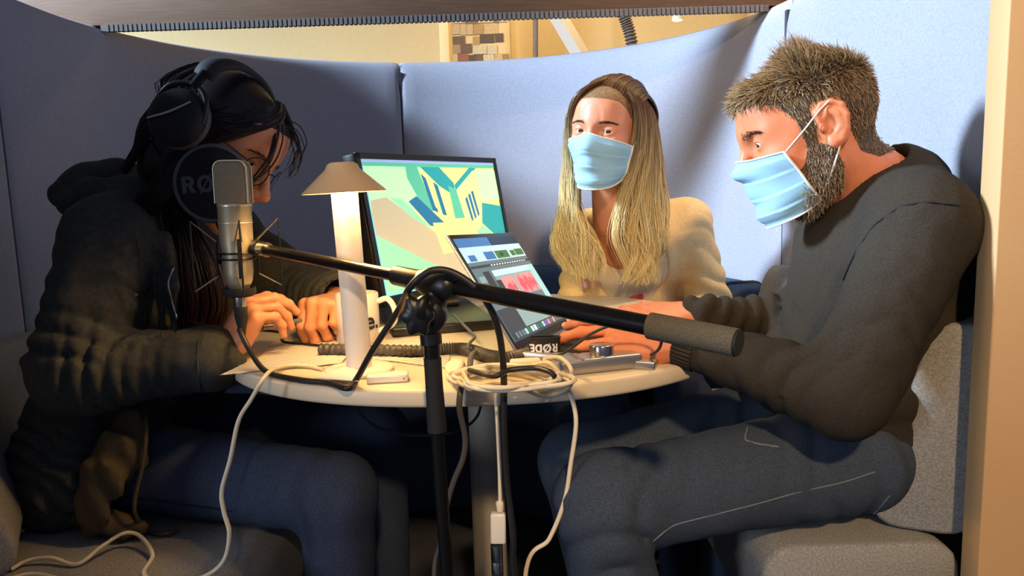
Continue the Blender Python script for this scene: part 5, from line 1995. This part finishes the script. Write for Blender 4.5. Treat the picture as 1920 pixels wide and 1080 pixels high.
cg = SDF((-.02, 1.60, .50), (.66, 2.12, .98), .0048)
cg.ell(CH + np.array([0, 0, .03]), (.110, .156, .128), 0, Mt)
cg.ell(CH + ft * .03 + np.array([0, 0, 0]), (.085, .135, .085), .04, Mt)
cg.ell(CH + np.array([.005, .03, -.14]), (.118, .145, .15), .04, Mt)
cg.cap(SL_, SR_, .055, .052, .04)
cg.cap(SL_, EL_, .058, .052, .03)
cg.cap(EL_, WL_ + (EL_ - WL_) * .04, .050, .034, .02)
cg.cap(SR_, ER_, .056, .050, .03)
cg.cap(ER_, WR_ + (ER_ - WR_) * .04, .048, .034, .02)
for (t0, t1, a0, a1, r) in ((.95, .85, -20, 160, .010), (.80, .90, 10, 150, .009), (.08, .35, 120, 220, .008), (.15, .5, 100, 190, .007), (1.0, .97, -40, 120, .010)):
    cg.fold(SL_, EL_, .058, .052, t0, t1, a0, a1, r, ref=(0, -1, 0))
for (t0, t1, a0, a1, r) in ((.15, .10, -90, 90, .009), (.35, .30, -80, 90, .008)):
    cg.fold(EL_, WL_, .050, .036, t0, t1, a0, a1, r)
cg.creases(SL_, EL_, .058, 5, .013, .6, ([0, .3, .7, 1], [.5, .5, .8, 1]), 41, ref=(0, -1, 0))
cg.creases(SR_, ER_, .056, 5, .012, .6, None, 42, ref=(0, -1, 0))
cg.disp(lambda x, y, z: .0035 * w4(x, y, z))
op0, op1 = CH + ft * .16 + lt * .012 + np.array([0, 0, .15]), CH + ft * .17 + lt * .02 + np.array([0, 0, -.22])
cg.cap(op0, op1, .105, .125, .006, op='cut')
cg.cap(WN + np.array([0, 0, .08]), WN + np.array([.005, .01, -.045]), .062, .060, .008, op='cut')
cgo = sdf_obj('cardigan', cg, 'cardigan', wom, label='beige knitted cardigan worn open')
def on_top(x, y):
    h_ = ray_hit(tp, x, y, .0015)
    return Vector(h_ if h_ is not None else at(x, y, 1.76))


fl = on_top(1193, 557)
fm = MB()
mat('flower_core', (160, 40, 52), 0.85)
for k in range(14):
    a = 2 * math.pi * k / 14
    c_ = fl + Vector(lt.tolist()) * (.012 * math.cos(a)) + Vector((0, 0, .012 * math.sin(a)))
    fm.sphere(c_, (.0062, .003, .0062), 10)
fm.sphere(fl, (.011, .004, .011), 12)
fm.build('embroidered_flower', 'flower_red', tpo, label='red embroidered flower')
for (x, y, m_) in ((1098, 533, 'flower_pink'), (1104, 550, 'flower_pink'), (1108, 563, 'flower_red')):
    MB().sphere(on_top(x, y), (.007, .004, .010), 10).build('embroidered_petal', m_, tpo)
tr_ = SDF((.02, 1.35, .06), (.60, 2.12, .64), .007)
tr_.ell((.31, 1.95, .53), (.16, .14, .10), 0)
for q in (-1, 1):
    tr_.cap((.31 + q * .085, 1.92, .525), (.27 + q * .09, 1.52, .53), .078, .06, .03)
    tr_.cap((.27 + q * .09, 1.52, .53), (.27 + q * .09, 1.58, .10), .056, .045, .02)
sdf_obj('trousers', tr_, 'jeans_dark', wom, label='dark jeans')
for q in (-1, 1):
    sho = SDF((.27 + q * .09 - .07, 1.35, -.01), (.27 + q * .09 + .07, 1.68, .14), .006)
    sho.cap((.27 + q * .09, 1.59, .045), (.27 + q * .09, 1.44, .035), .042, .034, .02)
    sho.plane((0, 0, .002), (0, 0, -1), .004)
    sdf_obj('shoe', sho, 'black_matte', wom)
# ------------------------------------------------------------------ person: reader with headphones on the left
HSl = 1.05
ML_ = basis(-14, -30, -17)
lpz = at(494, 371, 1.285) - HSl * (ML_ @ np.array([.118, 0, -.035]))
rdr = empty('person', (-.70, 1.32, .46), 'dark-haired woman in a grey-green parka with glasses, bent over the script', 'person')
LN = np.array(at(318, 350, 1.42))
body = Parts()
hs = head_sdf(neck=ML_.T @ (LN - lpz) / HSl, nr=.048, jaw=.93, brow=.8, eye_open=.0030, nose=1.02)
HV, HQ = hs.mesh()
HV = smooth_mesh(HV, HQ, 1, .3)
fc = HV[HQ].mean(1)
body.add(place_head(ML_, lpz, HSl, HV), HQ, np.where(scalp_w(fc) & (np.abs(fc[:, 1]) < .079), 1, 0))
S_n, E_n, W_n = np.array(at(205, 455, 1.23)), np.array(at(150, 690, 1.135)), np.array(at(410, 672, 1.150))
S_f, E_f, W_f = np.array([-.62, 1.58, .92]), np.array([-.45, 1.57, .79]), np.array([-.318, 1.375, .797])
coarse(body, [(LN, (-.67, 1.38, .86), .045, .085), ((-.67, 1.38, .86), (-.71, 1.32, .58), .085, .10), (S_n, E_n, .033, .03), (E_n, W_n, .028, .021), (S_f, E_f, .033, .03), (E_f, W_f, .028, .021),
              ((-.70, 1.22, .55), (-.29, 1.10, .53), .05, .04), ((-.70, 1.42, .55), (-.29, 1.38, .53), .05, .04)])
Wh = W_n + np.array([.004, .012, .004])
hdir = np.array(at(462, 592, 1.18)) - Wh
add_hand(body, Wh, hdir, (-.70, -.62, .30), True, .92, [(48, 26, 14), (54, 32, 18), (60, 44, 24), (64, 50, 26)], spread=(.03, .01, -.01, -.03), fore=.012, slim=1.12,
         thumb=((.022, .030, -.008), (.052, .046, -.030), (.076, .036, -.056), (.090, .020, -.076)))
add_hand(body, W_f, (-.30, -.93, .02), (-.05, -.05, 1), False, .92, [(70, 42, 16), (72, 46, 18), (74, 50, 20), (74, 54, 20)], spread=(.01, .0, .0, -.01), fore=.05, slim=1.16,
         thumb=((.022, .030, -.008), (.055, .050, -.026), (.084, .046, -.040), (.102, .036, -.050)))
body.build('body', ['skin_reader', 'scalp_dark', 'lip', 'nail'], rdr)
eyes(rdr, ML_, lpz, HSl, gaze=(0, -.4))
brows(rdr, ML_, lpz, HSl, 'hair_dark', hs, 90, .8, seed=12)
# hair: cap, fringe and long lengths falling in front of the chest
rng = np.random.default_rng(21)
lw = lambda P: place_head(ML_, lpz, HSl, np.asarray(P, float))
St = []
for i in range(2200):
    sd = rng.choice([-1, 1])
    u = rng.uniform(0, 1)                             # 0 front, 1 back
    x0 = .078 - .17 * u
    zt = .122 - 4.0 * (x0 + .02) ** 2
    y1 = sd * (.074 + .006 * math.sin(u * 3))
    P = [(x0, sd * .004, zt), (x0 - .004, sd * .036, zt - .014), (x0 - .012, sd * .066, zt - .050 - .01 * u), (x0 * .5 - .030, sd * .0815, .02), (-.052 - .03 * u, sd * .078, -.03), (-.075, sd * .06, -.075), (-.085, sd * .045, -.11)]
    P = np.array(P) + rng.normal(size=3) * .0022
    St.append(catmull(lw(P), 18))
for i in range(500):                                  # fringe sweeping to the near temple
    u = rng.uniform(0, 1)
    P = np.array([(.052, .014 - .02 * u, .112), (.078 - .01 * u, -.012 - .012 * u, .093), (.082 - .02 * u, -.038 - .012 * u, .068), (.066 - .02 * u, -.060 - .008 * u, .036), (.042 - .02 * u, -.074, .004), (.018 - .01 * u, -.080, -.040)])
    St.append(catmull(lw(push(P, np.array([-.012, 0, .035]), np.array([.100, .080, .088]) + rng.uniform(0, .005)) + rng.normal(size=3) * .002), 18))
for i in range(300):
    u = rng.uniform(0, 1)
    P = np.array([(.052, .014, .112), (.080 - .01 * u, .036, .086), (.074 - .01 * u, .056, .058), (.056, .070, .020), (.040, .076, -.03)])
    St.append(catmull(lw(push(P, np.array([-.012, 0, .035]), np.array([.100, .080, .088]) + rng.uniform(0, .005)) + rng.normal(size=3) * .002), 18))
for i in range(420):                                  # lengths beside the cheek
    u = rng.uniform(0, 1)
    P = np.array([(.035 - .03 * u, -.079, .03), (.030 - .03 * u, -.082, -.01), (.022 - .03 * u, -.076, -.06), (.012 - .03 * u, -.062, -.105), (-.005 - .03 * u, -.05, -.15)]) + rng.normal(size=3) * .003
    St.append(catmull(lw(P), 18))
for i in range(12):                                   # loose strands over the face
    u = rng.uniform(0, 1)
    P = np.array([(.084, -.020, .078), (.104, -.024 - .012 * u, .050), (.112 + .008 * u, -.030 - .02 * u, .015), (.108, -.042, -.012 - .02 * u), (.092, -.052, -.045)]) + rng.normal(size=3) * .004
    St.append(catmull(lw(P), 18))
for i in range(14):
    a = at(545, 240, 1.32) + rng.normal(size=3) * .006
    St.append(catmull([a - np.array([.03, 0, -.012]), a, a + np.array([.012, 0, -.03]), a + np.array([.006, 0, -.055]) + rng.normal(size=3) * .006, a + np.array([-.008, 0, -.08])], 18))
for i in range(30):
    a = lw([(-.09, -.03, -.02)])[0] + rng.normal(size=3) * .008
    St.append(catmull([a, at(285, 262, 1.40) + rng.normal(size=3) * .005, at(262, 285, 1.40) + rng.normal(size=3) * .006], 18))
for i in range(700):                                  # long lengths in front of the chest
    u, v = rng.uniform(-1, 1), rng.uniform(-1, 1)
    P = [lw([(-.06, -.070, -.03)])[0], at(322, 330, 1.34), at(345 + 14 * u, 410, 1.30 + .03 * v), at(372 + 36 * u, 500, 1.29 + .04 * v), at(384 + 42 * u, 570, 1.29 + .04 * v), at(372 + 34 * u, 628 + 8 * v, 1.29 + .03 * v)]
    St.append(catmull(np.array(P) + rng.normal(size=3) * .003, 18))
St = np.array(St)
hb = SDF(lpz - .16, lpz + .17, .0045)
hc = lambda p: lpz + HSl * (ML_ @ np.array(p))
hb.ell(hc((-.014, 0, .042)), (.102, .083, .088), 0, ML_)
hb.ell(hc((-.045, 0, -.02)), (.066, .074, .09), .03, ML_)
hb.cap(hc((.050, -.02, .09)), hc((.074, -.01, .074)), .018, .012, .02)
hb.cap(hc((-.05, 0, -.05)), LN + np.array([0, 0, .01]), .060, .058, .03)
hb.ell(hc((.098, 0, -.030)), (.086, .066, .090), .012, ML_, op='cut')
BV, BQ = hb.mesh()
strands_mesh('hair', St, [.0010, .0011, .0009, .0004], 'hair_dark', rdr, base=(BV, BQ, np.full(len(BV), .15)), seed=15, label='long dark hair with loose strands over the face')

# eyeglasses
gl = MB()
Gp = lambda p: lw([p])[0]
for q in (-1, 1):
    gl.tube([Gp((.1065 - 6 * (q * .034 + .024 * math.cos(t)) ** 2 + .004, q * .034 + .0245 * math.cos(t), -.004 + .0225 * math.sin(t))) for t in np.linspace(0, 2 * math.pi, 36)], .0009, n=6)
    gl.tube([Gp((.091, q * .059, .004)), Gp((.05, q * .076, .010)), Gp((-.005, q * .081, .018))], .0010, n=6, seg=14)
gl.tube([Gp((.1095, -.0105, .002)), Gp((.113, 0, .005)), Gp((.1095, .0105, .002))], .0009, n=6, seg=10)
glo = gl.build('eyeglass_frame', 'black_metal', rdr, label='thin round wire glasses')
for q in (-1, 1):
    c = [Gp((.1095 - 6 * (q * .034 + .0235 * math.cos(t)) ** 2 + .001, q * .034 + .0235 * math.cos(t), -.004 + .0215 * math.sin(t))) for t in np.linspace(0, 2 * math.pi, 28, endpoint=False)]
    nrm = ML_ @ np.array([1, 0, 0])
    ln_ = MB()
    ln_._add(c, [list(range(28))])
    b_ = [p - nrm * .0012 for p in c]
    ln_._add(b_, [list(range(28))[::-1]])
    ln_.grid(np.array([c, b_]), closed_v=True)
    ln_.build('lens', 'glass_clear', glo)

# headphones worn by the reader
hph = empty('headphones', Gp((-.012, -.11, -.045)), 'black over-ear headphones on the head of the reading woman', 'headphones')
R_h = Matrix(ML_.tolist())
for q in (-1, 1):
    axd = ML_ @ np.array([-.05, q * 1.0, .0])
    c0 = Gp((-.012, q * .084, .004))
    cp_ = MB().lathe([(.030, .0), (.044, .002), (.049, .008), (.049, .014), (.045, .020), (.030, .020)], c0, axd, n=40)
    cp_.build('ear_pad', 'pop_rim', hph)
    c1 = Gp((-.012, q * .102, .004))
    cup = MB().lathe([(.0, .0), (.047, .0), (.0485, .004), (.0475, .014), (.041, .024), (.026, .030), (.012, .031), (0, .031)], c1, axd, n=40).build('ear_cup', 'black_matte', hph)
    MB().tube([Gp((-.040, q * .128, -.020)), Gp((-.012, q * .134, .004)), Gp((.006, q * .128, .034))], .0022, n=6, seg=14).build('cup_trim', 'chrome', cup)
    MB().tube([Gp((-.055, q * .112, .012)), Gp((-.046, q * .116, .042)), Gp((-.016, q * .112, .060)), Gp((.016, q * .114, .048)), Gp((.030, q * .112, .014))], .0048, n=10, seg=24).build('yoke', 'black_plastic', hph)
    MB().tube([Gp((-.015, q * .113, .056)), Gp((-.014, q * .108, .086))], .0075, n=10).build('slider', 'black_metal', hph)
bw = []
for t in np.linspace(math.radians(-8), math.radians(188), 36):
    c, s_ = math.cos(t), math.sin(t)
    rad = np.array([0, .106 * c, .085 + .047 * s_])
    nr_ = np.array([0, c, s_])
    row = []
    for (dx, dn) in ((-.017, .001), (-.015, .006), (0, .008), (.015, .006), (.017, .001), (.015, -.004), (0, -.005), (-.015, -.004)):
        row.append(Gp(np.array([-.014 + dx, 0, 0]) + rad + nr_ * dn))
    bw.append(row)
bw = np.array(bw)
MB().grid(bw, closed_v=True)._add(bw[0], [list(range(8))])._add(bw[-1], [list(range(8))]).build('headband', 'black_matte', hph)
cable('headphone_cord', [Gp((-.03, -.112, -.044)), at(318, 330, 1.30), at(300, 400, 1.25), at(330, 520, 1.24), at(350, 600, 1.26), (-.40, 1.25, .76), onz(530, 640, TZ + .004), onz(600, 648, TZ + .005)], .0022, 'black_cable', 'thin black cord running down from the headphones', seg=60)

# parka
pk = SDF((-.96, .98, .44), (-.24, 1.80, 1.10), .0052)
pk.ell((-.675, 1.385, .855), (.130, .165, .14), 0)
pk.ell((-.695, 1.35, .70), (.135, .17, .15), .06)
pk.ell((-.735, 1.31, .555), (.110, .150, .085), .05)
pk.cap(S_n, S_f, .062, .06, .05)
pk.cap(LN + np.array([-.02, -.01, -.03]), S_n, .055, .055, .05)
pk.cap(LN + np.array([-.02, .02, -.03]), S_f, .055, .055, .05)
pk.cap(S_n, E_n, .073, .068, .03)
pk.cap(E_n, W_n + (E_n - W_n) * .07, .066, .047, .025)
pk.cap(S_f, E_f, .068, .062, .03)
pk.cap(E_f, W_f + (E_f - W_f) * .04, .060, .048, .025)
# collar and folded hood
hd0 = np.array(at(205, 362, 1.38))
pk.chain([at(118, 368, 1.36), at(165, 345, 1.37), at(225, 338, 1.40), at(280, 352, 1.40)], [.022, .034, .034, .026], .022)
pk.chain([at(130, 385, 1.33), at(180, 368, 1.32), at(240, 366, 1.33), at(295, 362, 1.34)], [.018, .026, .028, .026], .020)
pk.chain([LN + np.array([-.05, -.02, .01]), LN + np.array([-.01, -.055, .005]), LN + np.array([.035, -.045, -.035]), LN + np.array([.05, 0, -.06])], [.026, .026, .024, .020], .016)
pk.cap(W_n + (E_n - W_n) * .04, W_n + (E_n - W_n) * .20, .050, .052, .003)
pk.creases(E_n, W_n, .068, 8, .018, .6, ([0, .15, .35, .6, .82, .9, 1], [.8, 1, 1, .55, .3, .1, 0]), 51, sharp=.55)
pk.creases(S_n, E_n, .073, 6, .018, .7, ([0, .3, .6, 1], [.2, .35, .7, 1]), 52, ref=(0, -1, 0))
pk.creases((-.68, 1.38, .90), (-.72, 1.32, .52), .16, 6, .016, .7, ([0, .4, 1], [.3, .7, 1]), 53, ref=(0, -1, 0))
pk.creases(E_f, W_f, .06, 7, .014, .5, None, 54)
for x in (262, 300, 322):
    pk.chain([at(x - 8, 440, 1.235), at(x, 540, 1.215), at(x + 6, 640, 1.21)], [.006, .009, .007], .012)
w6, w7 = waves(14, 26), waves(15, 55)
pk.disp(lambda x, y, z: .0075 * w6(x, y, z) + .0028 * w7(x, y, z))
# open front and sleeve mouths
pk.cap((-.515, 1.36, 1.0), (-.50, 1.33, .60), .075, .085, .008, op='cut')
pk.cap(LN + np.array([.0, 0, -.05]), LN + np.array([.03, 0, .12]), .050, .062, .008, op='cut')
dfa = (W_f - E_f) / np.linalg.norm(W_f - E_f)
pk.cap(W_f - dfa * .03, W_f + dfa * .07, .036, .044, .006, op='cut')
pko = sdf_obj('parka', pk, 'parka', rdr, label='grey-green hooded parka')
# zip and snaps
seam(pk, [(352, 478), (326, 500), (314, 530), (322, 565), (332, 600), (328, 640)], .0020, 'zip', 'chrome', pko, n=26)
seam(pk, [(252, 420), (262, 470), (268, 520), (272, 580), (268, 640)], .0018, 'placket_edge', 'parka_lining', pko, n=26)
seam(pk, [(300, 410), (285, 470), (290, 540), (300, 600), (304, 640)], .0016, 'placket_edge', 'parka', pko, n=26)
seam(pk, [(372, 640), (370, 680), (374, 720), (380, 752)], .0018, 'cuff_seam', 'parka', pko, n=16)
for (x, y) in ((252, 553), (131, 875), (356, 465)):
    hp_ = ray_hit(pk, x, y, .001)
    if hp_ is not None: MB().lathe([(0, .003), (.0045, .003), (.0055, .001), (.0055, -.004)], hp_, (0.1, -1, .1), n=16).build('snap_button', 'brass', pko)
# turned-out lining of the skirt, hem and drawcord
fl_ = SDF((-.86, 1.0, .44), (-.52, 1.30, .70), .0045)
Pl = [at(245, 800, 1.155), at(215, 850, 1.125), at(190, 900, 1.105), at(172, 950, 1.10), at(168, 980, 1.11)]
fl_.chain(Pl, [.030, .034, .030, .026, .020], .02, sq=((-.3, -1, 0), 3.4))
fl_.chain([at(262, 812, 1.15), at(252, 850, 1.13), at(225, 880, 1.12)], [.018, .022, .018], .012, sq=((-.3, -1, 0), 2.2))
fl_.chain([at(170, 965, 1.12), at(205, 985, 1.115), at(236, 1000, 1.11)], [.018, .014, .010], .012, sq=((0, 0, 1), 1.6))
fl_.chain([at(190, 972, 1.12), at(230, 985, 1.115), at(258, 990, 1.11)], [.012, .010, .008], .01)
fl_.disp(lambda x, y, z: .007 * w7(x * 1.5, y, z) - .006 * np.abs(np.sin(70 * x + 30 * z)))
sdf_obj('skirt_lining', fl_, 'parka_lining', pko, label='brown turned-out lining')
sk = SDF((-.92, 1.0, .44), (-.50, 1.40, .72), .005)
sk.chain([at(120, 800, 1.20), at(105, 880, 1.18), at(95, 945, 1.17)], [.075, .078, .066], .04, sq=((-.3, -1, 0), 1.5))
sk.ell(at(55, 890, 1.19), (.035, .03, .045), .03)
for (x0, y0, x1, y1) in ((60, 860, 130, 890), (150, 850, 120, 960), (90, 900, 85, 985), (130, 905, 150, 985)):
    sk.chain([at(x0, y0, 1.14), at((x0 + x1) / 2, (y0 + y1) / 2, 1.125), at(x1, y1, 1.13)], [.006, .011, .006], .014)
sk.creases(at(120, 800, 1.17), at(95, 970, 1.13), .085, 5, .018, .8, None, 55, ref=(0, -1, 0))
sk.disp(lambda x, y, z: .006 * w6(x * 1.5, y, z * 1.3))
sk.plane((0, 0, .464), (0, 0, -1), .006)
sdf_obj('skirt', sk, 'parka', pko)
MB().tube([at(272, 770, 1.16), at(275, 810, 1.12), at(268, 870, 1.105), at(254, 930, 1.10), at(254, 965, 1.10), onz(275, 993, .468), onz(305, 1001, .467), onz(335, 993, .467)], .0032, n=8, seg=44).build('drawcord', 'parka_lining', pko, label='grey-brown drawcord')
# dark top under the parka
dt = SDF((-.84, 1.18, .55), (-.42, 1.58, 1.05), .007)
dt.ell((-.65, 1.375, .84), (.135, .13, .14), 0)
dt.ell((-.66, 1.35, .70), (.13, .13, .14), .05)
dt.cap(LN + np.array([0, 0, -.06]), LN + np.array([.02, 0, .0]), .052, .050, .03)
sdf_obj('top', dt, 'dark_top', rdr)
# jeans
lj = SDF((-.86, .98, .06), (-.18, 1.55, .66), .0055)
H1, K1, A1 = np.array([-.70, 1.225, .548]), np.array([-.285, 1.115, .525]), np.array([-.30, 1.12, .10])
H2, K2, A2 = np.array([-.70, 1.42, .545]), np.array([-.27, 1.37, .53]), np.array([-.27, 1.37, .10])
lj.ell((-.71, 1.32, .54), (.11, .17, .075), 0)
for H_, K_, A_ in ((H1, K1, A1), (H2, K2, A2)):
    lj.cap(H_, K_, .078, .062, .03)
    lj.cap(K_, A_, .058, .048, .025)
lj.creases(H1, K1, .078, 8, .009, .5, ([0, .3, .5, .8, 1], [1, 1, .4, .3, 1]), 56)
lj.disp(lambda x, y, z: .003 * w6(x, y, z))
lj.plane((0, 0, .462), (0, 0, -1), .004) if False else None
ljo = sdf_obj('jeans', lj, 'jeans_blue', rdr, label='blue jeans')
jw = K1 - H1
MB().tube([H1 + jw * t + np.array([0, -(.078 - .016 * t) * .98 - .002, -.022]) for t in np.linspace(.10, .62, 10)], .0012, n=5, seg=30).build('side_seam', 'jeans_dark', ljo)
for A_ in (A1, A2):
    sho = SDF(A_ + np.array([-.10, -.08, -.11]), A_ + np.array([.26, .08, .06]), .006)
    sho.cap(A_ + np.array([0, 0, -.055]), A_ + np.array([.15, 0, -.067]), .040, .033, .02)
    sho.cap(A_ + np.array([0, 0, -.05]), A_ + np.array([0, 0, .01]), .042, .042, .02)
    sho.plane((0, 0, .002), (0, 0, -1), .004)
    sdf_obj('shoe', sho, 'black_matte', rdr)
# pen between the hands
mat('pen_grey', (120, 116, 112), .35, metal=.5)
pa, pb = np.array(at(492, 614, 1.195)), np.array(at(566, 600, 1.240))
pen = MB().tube([pa, pa + (pb - pa) * .95, pb], [.0042, .0042, .0030], n=12)
pen.build('pen', 'pen_grey', label='grey pen held between both hands of the reading woman', cat='pen')
for _o in list(bpy.data.objects):
    if _o.type == 'MESH' and not _o.data.materials: print('no material', _o.name)
